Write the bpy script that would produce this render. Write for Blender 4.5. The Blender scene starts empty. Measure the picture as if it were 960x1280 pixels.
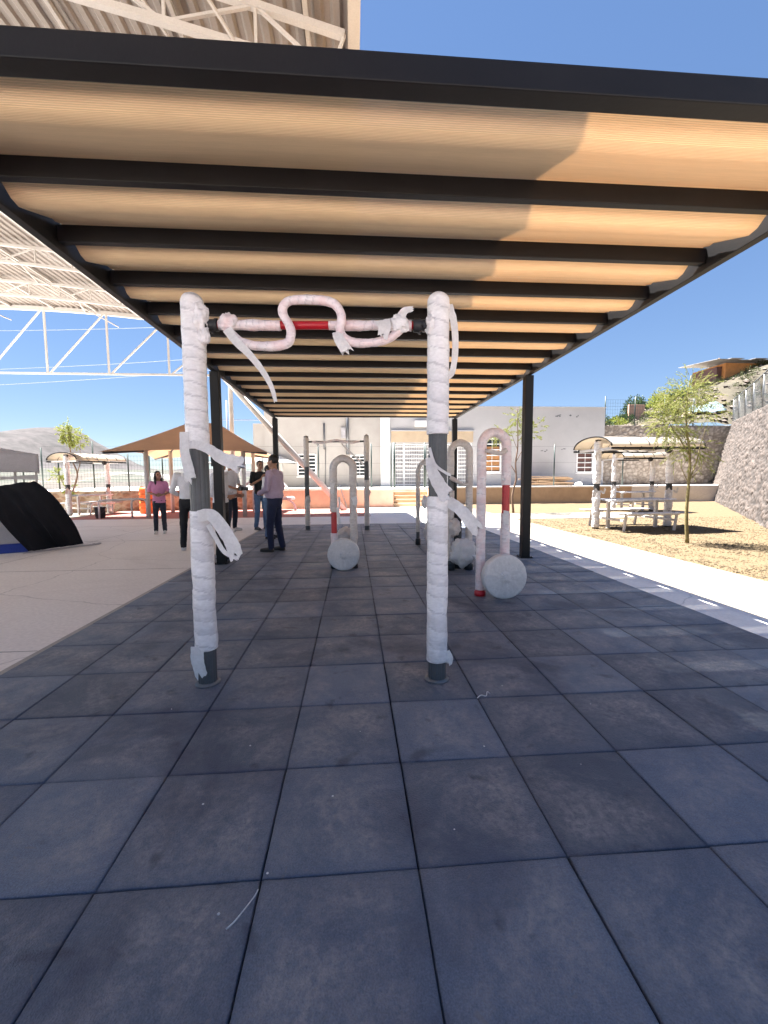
import bpy, bmesh, math, random
from mathutils import Vector, Matrix, noise
R = math.radians
PI = math.pi
SC = bpy.context.scene
COL = SC.collection

# ------------------------------------------------------------------ camera
cam = bpy.data.cameras.new('camera')
camo = bpy.data.objects.new('camera', cam)
COL.objects.link(camo)
CH = 1.317
yaw, pitch, roll = .073334, -.080527, -.0061118
fw = Vector((math.sin(yaw)*math.cos(pitch), math.cos(yaw)*math.cos(pitch), math.sin(pitch)))
rt = Vector((math.cos(yaw), -math.sin(yaw), 0))
up = rt.cross(fw)
r_ = math.cos(roll)*rt + math.sin(roll)*up
u_ = -math.sin(roll)*rt + math.cos(roll)*up
m = Matrix((r_, u_, -fw)).transposed().to_4x4()
m.translation = (0, 0, CH)
camo.matrix_world = m
cam.sensor_fit = 'AUTO'
cam.sensor_width = 36
cam.lens = 517.77/1280*36
cam.clip_start = .05
cam.clip_end = 8000
SC.camera = camo
# ------------------------------------------------------------------ world, sun, exposure
SX, SY = .315, -.24                      # ground shift of a shadow per metre of height
sun_dir = Vector((-SX, -SY, 1)).normalized()
W = bpy.data.worlds.new('World')
SC.world = W
W.use_nodes = True
nt = W.node_tree
bg = nt.nodes['Background']
sky = nt.nodes.new('ShaderNodeTexSky')
sky.sky_type = 'NISHITA'
sky.sun_disc = False
sky.sun_elevation = math.asin(sun_dir.z)
sky.sun_rotation = math.atan2(sun_dir.x, sun_dir.y)
sky.altitude = 1400
sky.air_density = 1.0
sky.dust_density = .1
sky.ozone_density = 4.0
hs = nt.nodes.new('ShaderNodeHueSaturation'); hs.inputs['Saturation'].default_value = 1.46; hs.inputs['Hue'].default_value = .511
gm = nt.nodes.new('ShaderNodeGamma'); gm.inputs[1].default_value = .54
nt.links.new(sky.outputs[0], gm.inputs[0]); nt.links.new(gm.outputs[0], hs.inputs['Color']); nt.links.new(hs.outputs[0], bg.inputs[0])
bg.inputs[1].default_value = .055
sl = bpy.data.lights.new('sun', 'SUN')
sl.energy = 5.0
sl.angle = R(.53)
sl.color = (1, .975, .94)
so = bpy.data.objects.new('sun', sl)
COL.objects.link(so)
so.rotation_euler = (-sun_dir).to_track_quat('-Z', 'Y').to_euler()
SC.view_settings.view_transform = 'Standard'
SC.view_settings.look = 'None'
SC.view_settings.gamma = 1
SC.view_settings.exposure = 2.78
SC.view_settings.use_curve_mapping = False
SC.cycles.use_denoising = True
SC.cycles.max_bounces = 10
SC.cycles.diffuse_bounces = 8
SC.cycles.transparent_max_bounces = 12
SC.cycles.sample_clamp_indirect = 8
SC.cycles.caustics_reflective = False
SC.cycles.caustics_refractive = False

# ------------------------------------------------------------------ materials
def nodes(name):
    m = bpy.data.materials.new(name)
    m.use_nodes = True
    t = m.node_tree
    return m, t, t.nodes['Principled BSDF'], t.nodes['Material Output']

def M(name, col, rough=.6, var=.12, scale=4, bump=0, bscale=60, metal=0, spec=.5, col2=None, fine=.06, fscale=60, stretch=(1, 1, 1)):
    """colour with large and small noise variation, optional second colour in patches, optional bump"""
    m, t, b, o = nodes(name)
    N, L = t.nodes.new, t.links.new
    tc = N('ShaderNodeTexCoord')
    mp = N('ShaderNodeMapping'); mp.inputs['Scale'].default_value = stretch
    L(tc.outputs['Object'], mp.inputs[0])
    n1 = N('ShaderNodeTexNoise'); n1.inputs['Scale'].default_value = scale; n1.inputs['Detail'].default_value = 6
    n1.inputs['Roughness'].default_value = .65
    L(mp.outputs[0], n1.inputs['Vector'])
    n2 = N('ShaderNodeTexNoise'); n2.inputs['Scale'].default_value = fscale; n2.inputs['Detail'].default_value = 3
    L(mp.outputs[0], n2.inputs['Vector'])
    rm = N('ShaderNodeMapRange'); rm.inputs[1].default_value = .3; rm.inputs[2].default_value = .7
    L(n1.outputs[0], rm.inputs[0])
    c2 = col2 if col2 else tuple(max(0, c*(1-2*var)) for c in col)
    c1 = col if col2 else tuple(min(1, c*(1+var)) for c in col)
    mx = N('ShaderNodeMix'); mx.data_type = 'RGBA'
    mx.inputs[6].default_value = (*c1, 1); mx.inputs[7].default_value = (*c2, 1)
    L(rm.outputs[0], mx.inputs[0])
    r2 = N('ShaderNodeMapRange'); r2.inputs[1].default_value = .3; r2.inputs[2].default_value = .7
    r2.inputs[3].default_value = 1-fine; r2.inputs[4].default_value = 1+fine
    L(n2.outputs[0], r2.inputs[0])
    ml = N('ShaderNodeVectorMath'); ml.operation = 'SCALE'
    L(mx.outputs[2], ml.inputs[0]); L(r2.outputs[0], ml.inputs['Scale'])
    L(ml.outputs[0], b.inputs['Base Color'])
    b.inputs['Roughness'].default_value = rough
    b.inputs['Metallic'].default_value = metal
    b.inputs['Specular IOR Level'].default_value = spec
    if bump:
        nb = N('ShaderNodeTexNoise'); nb.inputs['Scale'].default_value = bscale; nb.inputs['Detail'].default_value = 5
        L(mp.outputs[0], nb.inputs['Vector'])
        bp = N('ShaderNodeBump'); bp.inputs['Strength'].default_value = min(1, bump); bp.inputs['Distance'].default_value = .01*max(1, bump)
        L(nb.outputs[0], bp.inputs['Height']); L(bp.outputs[0], b.inputs['Normal'])
    m['col'] = ml.name
    return m

def attr_scale(m, attr, lo, hi, a=0, b_=1):
    """multiply a material's base colour by a mesh attribute (piece-to-piece variation)"""
    t = m.node_tree; N, L = t.nodes.new, t.links.new
    b = t.nodes['Principled BSDF']
    at = N('ShaderNodeAttribute'); at.attribute_name = attr
    r = N('ShaderNodeMapRange'); r.inputs[1].default_value = a; r.inputs[2].default_value = b_
    r.inputs[3].default_value = lo; r.inputs[4].default_value = hi
    L(at.outputs['Fac'], r.inputs[0])
    v = N('ShaderNodeVectorMath'); v.operation = 'SCALE'
    src = b.inputs['Base Color'].links[0].from_socket
    L(src, v.inputs[0]); L(r.outputs[0], v.inputs['Scale']); L(v.outputs[0], b.inputs['Base Color'])
    return m

def thin(m, tl=.35, tr=.0):
    """let some light through a thin material"""
    t = m.node_tree; N, L = t.nodes.new, t.links.new
    b = t.nodes['Principled BSDF']; o = t.nodes['Material Output']
    src = b.inputs['Base Color'].links[0].from_socket
    tn = N('ShaderNodeBsdfTranslucent'); L(src, tn.inputs[0])
    mx = N('ShaderNodeMixShader'); mx.inputs[0].default_value = tl
    L(b.outputs[0], mx.inputs[1]); L(tn.outputs[0], mx.inputs[2])
    out = mx.outputs[0]
    if tr:
        tp = N('ShaderNodeBsdfTransparent')
        m2 = N('ShaderNodeMixShader'); m2.inputs[0].default_value = tr
        L(out, m2.inputs[1]); L(tp.outputs[0], m2.inputs[2]); out = m2.outputs[0]
    L(out, o.inputs[0])
    return m

MAT = {}
MAT['sand'] = M('sand_ground', (.52, .46, .38), .9, .2, .4, .6, 30)
def conc(name, a, b_, dirt):
    m = M(name, a, .85, .08, .7, .3, 60, col2=b_, fine=.07, fscale=30)
    t = m.node_tree; N, L = t.nodes.new, t.links.new
    b = t.nodes['Principled BSDF']; src = b.inputs['Base Color'].links[0].from_socket
    tc = N('ShaderNodeTexCoord')
    n = N('ShaderNodeTexNoise'); n.inputs['Scale'].default_value = .55; n.inputs['Detail'].default_value = 8; n.inputs['Roughness'].default_value = .7; n.inputs['Distortion'].default_value = 1.2
    L(tc.outputs['Object'], n.inputs['Vector'])
    r = N('ShaderNodeMapRange'); r.inputs[1].default_value = .52; r.inputs[2].default_value = .72; r.inputs[4].default_value = .65
    L(n.outputs[0], r.inputs[0])
    mx = N('ShaderNodeMix'); mx.data_type = 'RGBA'; L(r.outputs[0], mx.inputs[0]); L(src, mx.inputs[6]); mx.inputs[7].default_value = (*dirt, 1)
    # hairline cracks
    v = N('ShaderNodeTexVoronoi'); v.feature = 'DISTANCE_TO_EDGE'; v.inputs['Scale'].default_value = .42
    w = N('ShaderNodeTexNoise'); w.inputs['Scale'].default_value = 2.5; w.inputs['Detail'].default_value = 4
    L(tc.outputs['Object'], w.inputs['Vector'])
    va = N('ShaderNodeMix'); va.data_type = 'RGBA'; va.inputs[0].default_value = .16
    L(tc.outputs['Object'], va.inputs[6]); L(w.outputs['Color'], va.inputs[7]); L(va.outputs[2], v.inputs['Vector'])
    c = N('ShaderNodeMapRange'); c.inputs[1].default_value = 0; c.inputs[2].default_value = .0035; c.inputs[3].default_value = .5; c.inputs[4].default_value = 0
    L(v.outputs['Distance'], c.inputs[0])
    m2 = N('ShaderNodeMix'); m2.data_type = 'RGBA'; L(c.outputs[0], m2.inputs[0]); L(mx.outputs[2], m2.inputs[6]); m2.inputs[7].default_value = (dirt[0]*.5, dirt[1]*.5, dirt[2]*.5, 1)
    L(m2.outputs[2], b.inputs['Base Color'])
    return m
MAT['concrete'] = conc('concrete', (.86, .815, .76), (.80, .75, .695), (.68, .63, .575))  # colour raised to brighten the shaded court
MAT['concrete_walk'] = conc('walkway_concrete', (.20, .178, .152), (.165, .145, .12), (.12, .10, .08))  # darker concrete copy, colour lowered to tone down the sunlit walk
MAT['concrete_edge'] = M('concrete_edge', (.42, .39, .35), .85, .1, 2, .3, 60)
MAT['red_floor'] = M('red_floor', (.42, .165, .125), .8, .1, 1.2, .2, 60, col2=(.36, .15, .12))
MAT['gravel'] = M('gravel', (.125, .085, .040), .9, .2, 14, 1, 40, col2=(.085, .058, .027), fine=.25, fscale=55)
MAT['pebble'] = attr_scale(M('pebble', (.132, .092, .045), .85, .1, 20, .3, 80), 'tint', .55, 1.2)
MAT['steel'] = M('black_steel', (.008, .0075, .008), .5, .15, 3, .08, 40, spec=.28)
MAT['white_steel'] = M('white_steel', (.50, .475, .45), .5, .04, 3)
MAT['sheet'] = M('white_sheet_metal', (.24, .207, .183), .45, .04, .6)
MAT['pole'] = M('grey_pole', (.075, .082, .088), .45, .12, 6, .05, 40)
MAT['red_paint'] = M('red_paint', (.46, .012, .022), .35, .08, 8)
MAT['plastic_black'] = M('black_plastic', (.02, .021, .024), .5, .1, 8)
MAT['paper'] = thin(M('film_strip', (.86, .855, .85), .5, .06, 12, .3, 50), .35)
MAT['paint_white'] = M('white_wall_paint', (.47, .462, .462), .8, .05, .5, .15, 30, col2=(.40, .39, .39))
MAT['paint_cream'] = M('cream_wall_paint', (.42, .40, .37), .8, .05, .5, .15, 30, col2=(.34, .31, .28))
MAT['lintel'] = M('tan_paint', (.46, .36, .25), .8, .06, 2)
MAT['dark_glass'] = M('dark_glass', (.03, .035, .04), .12, .1, 2)
MAT['white_paint'] = M('white_paint', (.80, .79, .77), .5, .04, 6)
MAT['brown_panel'] = M('brown_panel', (.42, .20, .07), .6, .1, 4)
MAT['dark_brown'] = M('dark_brown_panel', (.12, .055, .045), .6, .1, 4)
MAT['wall_tan'] = M('tan_block', (.52, .37, .24), .85, .08, 2, .3, 40)
MAT['wall_pink'] = M('pink_block', (.58, .35, .26), .85, .08, 2, .3, 40)
MAT['wood'] = M('lumber', (.30, .20, .12), .8, .2, 3, .3, 30, stretch=(.4, 8, 8))
MAT['fence_green'] = M('fence_green', (.018, .035, .03), .5, .1, 4)
MAT['galv'] = M('galvanised', (.16, .165, .17), .4, .08, 6, metal=.5)
MAT['poly'] = thin(M('roof_polycarbonate', (.58, .51, .42), .35, .05, 3), .45)
MAT['canopy'] = thin(M('canopy_fabric', (.42, .26, .15), .8, .05, 2), .30)
MAT['canopy_grey'] = thin(M('canopy_grey', (.62, .60, .58), .8, .05, 2), .25)
MAT['tent_grey'] = thin(M('tent_fabric', (.50, .47, .47), .7, .08, 3, .2, 12), .12)
MAT['tent_black'] = M('black_cloth', (.012, .012, .015), .8, .2, 3, .2, 14, spec=.25)
MAT['tent_blue'] = M('blue_cloth', (.02, .05, .30), .7, .1, 4)
MAT['orange'] = M('orange_plastic', (.85, .20, .04), .45, .06, 5)
MAT['bucket'] = M('grey_bucket', (.045, .052, .06), .5, .1, 5)
MAT['bark'] = M('bark', (.24, .20, .085), .9, .2, 12, .4, 60)
MAT['bark_brown'] = M('brown_bark', (.20, .13, .09), .9, .2, 12, .4, 60)
MAT['leaf'] = thin(attr_scale(M('leaf_yellow_green', (.26, .29, .055), .6, .1, 6), 'tint', .6, 1.25), .4)
MAT['leaf_dark'] = thin(attr_scale(M('leaf_dark', (.05, .09, .03), .6, .1, 6), 'tint', .5, 1.3), .25)
MAT['skin'] = M('skin', (.36, .19, .12), .5, .06, 20)
MAT['skin_dark'] = M('skin_feature', (.03, .018, .015), .5, .05, 20)
MAT['lip'] = M('skin_lip', (.30, .10, .08), .5, .05, 20)
MAT['hair'] = M('black_hair', (.012, .009, .008), .45, .2, 30, .5, 120)
MAT['pink_cloth'] = M('pink_cloth', (.62, .25, .42), .8, .06, 8, .2, 20)
MAT['white_cloth'] = M('white_cloth', (.72, .72, .75), .8, .04, 8, .2, 18)
MAT['lavender'] = M('lavender_cloth', (.48, .38, .50), .8, .05, 10, .2, 18)
MAT['navy'] = M('navy_cloth', (.012, .018, .055), .8, .1, 10, .2, 20)
MAT['dark_jeans'] = M('dark_denim', (.018, .024, .042), .8, .15, 14, .2, 20)
MAT['blue_jeans'] = M('blue_denim', (.09, .16, .28), .8, .15, 10, .2, 20)
MAT['black_cloth'] = M('black_clothing', (.010, .010, .012), .8, .1, 8, .2, 20)
MAT['shoe_white'] = M('white_shoe', (.65, .63, .60), .6, .05, 10)
MAT['shoe_black'] = M('black_shoe', (.012, .011, .011), .4, .05, 10)
MAT['cap'] = M('rust_cap', (.26, .075, .03), .7, .06, 10)
MAT['brick'] = M('orange_brick', (.56, .24, .08), .85, .12, 3, .4, 20)
MAT['tin'] = M('old_tin', (.36, .35, .36), .5, .2, 2, .2, 10)
MAT['tarp'] = M('blue_grey_tarp', (.16, .22, .24), .7, .2, 2, .4, 6)
MAT['wire'] = M('black_wire', (.03, .03, .035), .6, .1, 2)
MAT['wire_far'] = M('grey_wire', (.20, .22, .28), .6, .1, 2)
MAT['hill'] = M('hill_soil', (.09, .068, .046), .95, .2, .35, .8, 6, col2=(.05, .047, .03), fine=.3, fscale=3)
MAT['mountain'] = M('mountain_rock', (.062, .052, .052), 1, .2, .008, 0, col2=(.028, .026, .025), fine=.3, fscale=.06)
MAT['foothill'] = M('foothill_scrub', (.085, .076, .064), 1, .2, .05, 0, col2=(.03, .038, .024), fine=.4, fscale=.3)
MAT['table_grey'] = M('table_top', (.30, .31, .35), .4, .06, 5)

# rubber tiles: near-black crumb rubber, dusty, each tile a little different
def rubber():
    m = M('rubber_tile', (.128, .160, .210), .5, .1, 1.6, .5, 170, col2=(.086, .112, .162), fine=.22, fscale=210, spec=.42)
    attr_scale(m, 'tint', .72, 1.28)
    t = m.node_tree; N, L = t.nodes.new, t.links.new
    b = t.nodes['Principled BSDF']
    tc = N('ShaderNodeTexCoord')
    cur = [b.inputs['Base Color'].links[0].from_socket]
    def noise_(scale, det, rough, dist, loc_=(0, 0, 0)):
        mp = N('ShaderNodeMapping'); mp.inputs['Location'].default_value = loc_
        L(tc.outputs['Object'], mp.inputs[0])
        n = N('ShaderNodeTexNoise'); n.inputs['Scale'].default_value = scale; n.inputs['Detail'].default_value = det
        n.inputs['Roughness'].default_value = rough; n.inputs['Distortion'].default_value = dist
        L(mp.outputs[0], n.inputs['Vector']); return n.outputs[0]
    def rng(src, a, b_, lo, hi):
        r = N('ShaderNodeMapRange'); r.inputs[1].default_value = a; r.inputs[2].default_value = b_; r.inputs[3].default_value = lo; r.inputs[4].default_value = hi
        L(src, r.inputs[0]); return r.outputs[0]
    def mul(a, c):
        q = N('ShaderNodeMath'); q.operation = 'MULTIPLY'; L(a, q.inputs[0])
        if isinstance(c, (int, float)): q.inputs[1].default_value = c
        else: L(c, q.inputs[1])
        return q.outputs[0]
    def layer(fac, col):
        mx = N('ShaderNodeMix'); mx.data_type = 'RGBA'
        L(fac, mx.inputs[0]); L(cur[0], mx.inputs[6]); mx.inputs[7].default_value = (*col, 1); cur[0] = mx.outputs[2]
    # distance from the tile's own edge: the raised rims stay clean, dust lies in the middle
    def edge(nm):
        at = N('ShaderNodeAttribute'); at.attribute_name = nm
        q = N('ShaderNodeMath'); q.operation = 'PINGPONG'; q.inputs[1].default_value = .5; L(at.outputs['Fac'], q.inputs[0]); return q.outputs[0]
    mn = N('ShaderNodeMath'); mn.operation = 'SMOOTH_MIN'; mn.inputs[2].default_value = .12
    L(edge('tile_u'), mn.inputs[0]); L(edge('tile_v'), mn.inputs[1])
    rim = mn.outputs[0]
    dust = mul(rng(noise_(2.1, 9, .74, .5), .40, .66, 0, .85), rng(rim, .0, .22, .25, 1))
    grain = rng(noise_(34, 7, .75, .3), .36, .62, .15, 1)
    layer(mul(dust, grain), (.42, .39, .365))
    layer(rng(noise_(1.1, 5, .6, .6, (4, 2, 0)), .52, .68, 0, .8), (.042, .054, .090))     # damp darker patches
    layer(rng(noise_(5.5, 3, .6, .3, (9, 1, 0)), .62, .72, 0, .55), (.030, .036, .058))     # scuffs
    layer(rng(noise_(6, 2, .5, 4.5), .70, .735, 0, .45), (.20, .19, .185))                  # pale scratches
    layer(rng(rim, -.03, .03, .5, 0), (.03, .036, .065))
    L(cur[0], b.inputs['Base Color'])
    rr = rng(noise_(3, 6, .7, 0, (1, 5, 0)), .3, .7, .40, .62); L(rr, b.inputs['Roughness'])
    return m
MAT['rubber'] = rubber()
MAT['joint'] = M('tile_joint', (.012, .012, .016), .9, .1, 4)

# wrapping film: milky plastic, whiter where the turns overlap
def film(name, col, patch=None):
    m = M(name, col, .30, .07, 9, .7, 28, fine=.06, fscale=40, spec=.6, stretch=(1, 1, 2.2))
    t = m.node_tree; N, L = t.nodes.new, t.links.new
    b = t.nodes['Principled BSDF']
    at = N('ShaderNodeAttribute'); at.attribute_name = 'wrap'
    rp = N('ShaderNodeValToRGB')
    cr = rp.color_ramp; cr.elements[0].position = 0; cr.elements[0].color = (.70, .70, .72, 1)
    cr.elements[1].position = 1; cr.elements[1].color = (1.0, 1.0, 1.0, 1)
    e = cr.elements.new(.4); e.color = (.80, .80, .82, 1)
    e = cr.elements.new(.65); e.color = (.96, .96, .97, 1)
    L(at.outputs['Fac'], rp.inputs[0])
    mu = N('ShaderNodeMix'); mu.data_type = 'RGBA'; mu.blend_type = 'MULTIPLY'; mu.inputs[0].default_value = 1
    src = b.inputs['Base Color'].links[0].from_socket
    L(src, mu.inputs[6]); L(rp.outputs[0], mu.inputs[7])
    out = mu.outputs[2]
    if patch:
        tc = N('ShaderNodeTexCoord'); n = N('ShaderNodeTexNoise'); n.inputs['Scale'].default_value = 11; n.inputs['Detail'].default_value = 4
        L(tc.outputs['Object'], n.inputs['Vector'])
        r = N('ShaderNodeMapRange'); r.inputs[1].default_value = .36; r.inputs[2].default_value = .66; r.inputs[4].default_value = .8
        L(n.outputs[0], r.inputs[0])
        mx = N('ShaderNodeMix'); mx.data_type = 'RGBA'; mx.inputs[7].default_value = (*patch, 1)
        L(r.outputs[0], mx.inputs[0]); L(out, mx.inputs[6]); out = mx.outputs[2]
    L(out, b.inputs['Base Color'])
    return m
MAT['film'] = film('white_film', (.86, .85, .85))
MAT['film_pink'] = film('pinkish_film', (.85, .80, .81), (.78, .60, .60))
MAT['film_grey'] = film('dusty_film', (.66, .625, .59), (.54, .48, .44))
MAT['film_disc'] = M('disc_film', (.66, .64, .625), .3, .07, 4, 1.6, 9, fine=.06, fscale=45, stretch=(1, 1, 1))

# knitted shade cloth
def cloth():
    m = M('shade_cloth', (.80, .605, .365), .85, .05, 1.5, fine=.05, fscale=30, stretch=(.25, 6, 6))
    t = m.node_tree; N, L = t.nodes.new, t.links.new
    b = t.nodes['Principled BSDF']; o = t.nodes['Material Output']
    tc = N('ShaderNodeTexCoord')
    w = N('ShaderNodeTexWave'); w.bands_direction = 'Y'; w.inputs['Scale'].default_value = 48; w.inputs['Distortion'].default_value = .35
    w.inputs['Detail Scale'].default_value = 2
    L(tc.outputs['Object'], w.inputs['Vector'])
    bp = N('ShaderNodeBump'); bp.inputs['Strength'].default_value = .35; bp.inputs['Distance'].default_value = .004
    L(w.outputs['Fac'], bp.inputs['Height']); L(bp.outputs[0], b.inputs['Normal'])
    src = b.inputs['Base Color'].links[0].from_socket
    r = N('ShaderNodeMapRange'); r.inputs[3].default_value = .84; r.inputs[4].default_value = 1.05
    L(w.outputs['Fac'], r.inputs[0])
    v = N('ShaderNodeVectorMath'); v.operation = 'SCALE'
    L(src, v.inputs[0]); L(r.outputs[0], v.inputs['Scale']); L(v.outputs[0], b.inputs['Base Color'])
    tn = N('ShaderNodeBsdfTranslucent'); L(bp.outputs[0], tn.inputs[1])
    tm = N('ShaderNodeVectorMath'); tm.operation = 'MULTIPLY'; tm.inputs[1].default_value = (.95, .64, .38)
    L(v.outputs[0], tm.inputs[0]); L(tm.outputs[0], tn.inputs[0])
    mx = N('ShaderNodeMixShader'); mx.inputs[0].default_value = .07
    L(b.outputs[0], mx.inputs[1]); L(tn.outputs[0], mx.inputs[2])
    tp = N('ShaderNodeBsdfTransparent')
    m2 = N('ShaderNodeMixShader')
    r2 = N('ShaderNodeMapRange'); r2.inputs[3].default_value = .045; r2.inputs[4].default_value = .012
    L(w.outputs['Fac'], r2.inputs[0]); L(r2.outputs[0], m2.inputs[0])
    L(mx.outputs[0], m2.inputs[1]); L(tp.outputs[0], m2.inputs[2]); L(m2.outputs[0], o.inputs[0])
    return m
MAT['cloth'] = cloth()
MAT['cloth_ply'] = thin(M('second_ply', (.73, .55, .36), .85, .05, 1.5), .5, .30)

# stone masonry: stones displaced in the mesh; the attributes carry joint depth and stone tint
def stone(name, a, b2, mortar):
    m = M(name, a, .9, .1, 5, .6, 35, col2=b2, fine=.15, fscale=30)
    attr_scale(m, 'tint', .62, 1.28)
    t = m.node_tree; N, L = t.nodes.new, t.links.new
    b = t.nodes['Principled BSDF']
    at = N('ShaderNodeAttribute'); at.attribute_name = 'joint'
    mx = N('ShaderNodeMix'); mx.data_type = 'RGBA'
    src = b.inputs['Base Color'].links[0].from_socket
    L(at.outputs['Fac'], mx.inputs[0]); mx.inputs[6].default_value = (*mortar, 1); L(src, mx.inputs[7])
    L(mx.outputs[2], b.inputs['Base Color'])
    return m
MAT['stone'] = stone('rubble_stone', (.118, .092, .077), (.085, .068, .060), (.028, .023, .020))
MAT['stone_back'] = stone('brightened_rubble_stone', (.50, .43, .36), (.38, .33, .28), (.20, .16, .125))  # paler copy of the rubble stone, colour lifted to offset the wall's shade
MAT['stone_warm'] = stone('warm_rubble_stone', (.27, .165, .105), (.20, .125, .085), (.36, .29, .22))

# ------------------------------------------------------------------ mesh helpers
def B(): return bmesh.new()

def box(bm, x0, x1, y0, y1, z0, z1, mtx=None, bev=0):
    vs = [bm.verts.new(v) for v in ((x0, y0, z0), (x1, y0, z0), (x1, y1, z0), (x0, y1, z0), (x0, y0, z1), (x1, y0, z1), (x1, y1, z1), (x0, y1, z1))]
    fs = [bm.faces.new([vs[i] for i in f]) for f in ((3, 2, 1, 0), (4, 5, 6, 7), (0, 1, 5, 4), (1, 2, 6, 5), (2, 3, 7, 6), (3, 0, 4, 7))]
    if bev:
        es = list({e for f in fs for e in f.edges})
        r = bmesh.ops.bevel(bm, geom=es, offset=bev, segments=2, affect='EDGES', profile=.6)
        vs = list({v for f in r['faces'] for v in f.verts} | {v for v in vs if v.is_valid})
    if mtx is not None:
        for v in vs: v.co = mtx @ v.co
    return bm

def bar(bm, p0, p1, w, h=None, upv=(0, 0, 1), bev=0):
    """rectangular bar from p0 to p1"""
    h = h or w
    p0, p1 = Vector(p0), Vector(p1)
    d = (p1-p0); L = d.length; d.normalize()
    u = Vector(upv)
    if abs(d.dot(u)) > .98: u = Vector((0, 1, 0))
    s = d.cross(u).normalized(); u = s.cross(d)
    mt = Matrix((s, d, u)).transposed().to_4x4(); mt.translation = p0
    return box(bm, -w/2, w/2, 0, L, -h/2, h/2, mt, bev)

def frames(pts):
    T = []
    n = len(pts)
    for i in range(n):
        T.append((pts[min(i+1, n-1)]-pts[max(i-1, 0)]).normalized())
    u = Vector((0, 0, 1)) if abs(T[0].z) < .9 else Vector((1, 0, 0))
    u = (u - T[0]*u.dot(T[0])).normalized()
    out = []
    for i in range(n):
        u = (u - T[i]*u.dot(T[i])).normalized()
        out.append((T[i], u, T[i].cross(u)))
    return out

def tube(bm, pts, r, n=10, cap=True):
    pts = [Vector(p) for p in pts]
    rr = r if isinstance(r, (list, tuple)) else [r]*len(pts)
    rings = []
    for p, (t, u, v), q in zip(pts, frames(pts), rr):
        rings.append([bm.verts.new(p+(u*math.cos(2*PI*k/n)+v*math.sin(2*PI*k/n))*q) for k in range(n)])
    for a, b in zip(rings, rings[1:]):
        for k in range(n):
            f = bm.faces.new((a[k], a[(k+1) % n], b[(k+1) % n], b[k])); f.smooth = True
    if cap:
        bm.faces.new(rings[0][::-1]); bm.faces.new(rings[-1])
    return bm

def resample(pts, ds):
    pts = [Vector(p) for p in pts]
    out = [pts[0].copy()]
    acc = 0
    for a, b in zip(pts, pts[1:]):
        L = (b-a).length
        k = max(1, round(L/ds))
        for i in range(1, k+1): out.append(a.lerp(b, i/k))
    return out

def smooth_path(ctrl, k=10):
    """Catmull-Rom through control points"""
    P = [Vector(p) for p in ctrl]
    P = [P[0]*2-P[1]] + P + [P[-1]*2-P[-2]]
    out = []
    for i in range(1, len(P)-2):
        a, b, c, d = P[i-1:i+3]
        for j in range(k):
            t = j/k
            out.append(.5*((2*b)+(c-a)*t+(2*a-5*b+4*c-d)*t*t+(3*b-a-3*c+d)*t**3))
    out.append(P[-2])
    return out

def wrapped(bm, pts, r0, pitch=.085, seed=0, n=30, lump=.003, step=.0012, ds=.009, rfun=None, closed_top=False):
    """a tube wound with overlapping turns of film: stepped turns, wrinkles, lumps"""
    pts = resample(pts, ds)
    lay = bm.loops.layers.float_color.get('wrap') or bm.loops.layers.float_color.new('wrap')
    F = frames(pts)
    rings = []; s = 0; N = len(pts)
    for i, (p, (t, u, v)) in enumerate(zip(pts, F)):
        if i: s += (p-pts[i-1]).length
        ring = []
        for k in range(n):
            th = 2*PI*k/n
            sw = s + .10*noise.noise(Vector((s*2.3, seed*5.7, 3)))+.020*noise.noise(Vector((s*6, seed*3.1, 0)))+.010*noise.noise(Vector((math.cos(th)*1.5, math.sin(th)*1.5, s*9+seed)))
            ph = (sw/pitch + k/n) % 1.0
            d = u*math.cos(th)+v*math.sin(th)
            q = Vector((p.x+seed*7.3, p.y+d.y*r0*2, p.z))+d*r0
            w = noise.noise(q*6)*lump*.8 + noise.noise(q*15)*lump*.6 + noise.noise(q*40)*lump*.18 + abs(noise.noise(Vector((q.x*22, q.y*22, q.z*70))))*lump*.28
            r = r0 + step*(ph if ph < .88 else (1-ph)*7.3) + w
            if rfun: r *= rfun(i/(N-1))
            if closed_top and i > N-8: r *= math.sqrt(max(.02, 1-((i-(N-8))/7.6)**2))
            tn_ = math.floor(sw/pitch+k/n)
            tone = .5+.5*noise.noise(Vector((tn_*1.73+.31, seed*2.1, .7)))*1.6
            g_ = max(0, min(1, .30+.45*tone+.25*ph)) if ph < .9 else .0
            ring.append((bm.verts.new(p+d*r), g_))
        rings.append(ring)
    for a, b in zip(rings, rings[1:]):
        for k in range(n):
            k2 = (k+1) % n
            f = bm.faces.new((a[k][0], a[k2][0], b[k2][0], b[k][0])); f.smooth = True
            for lp, g in zip(f.loops, (a[k][1], a[k2][1], b[k2][1], b[k][1])): lp[lay] = (g, g, g, 1)
    for rg in (rings[0][::-1], rings[-1]):
        f = bm.faces.new([x[0] for x in rg])
        for lp in f.loops: lp[lay] = (.6, .6, .6, 1)
    return bm

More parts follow.
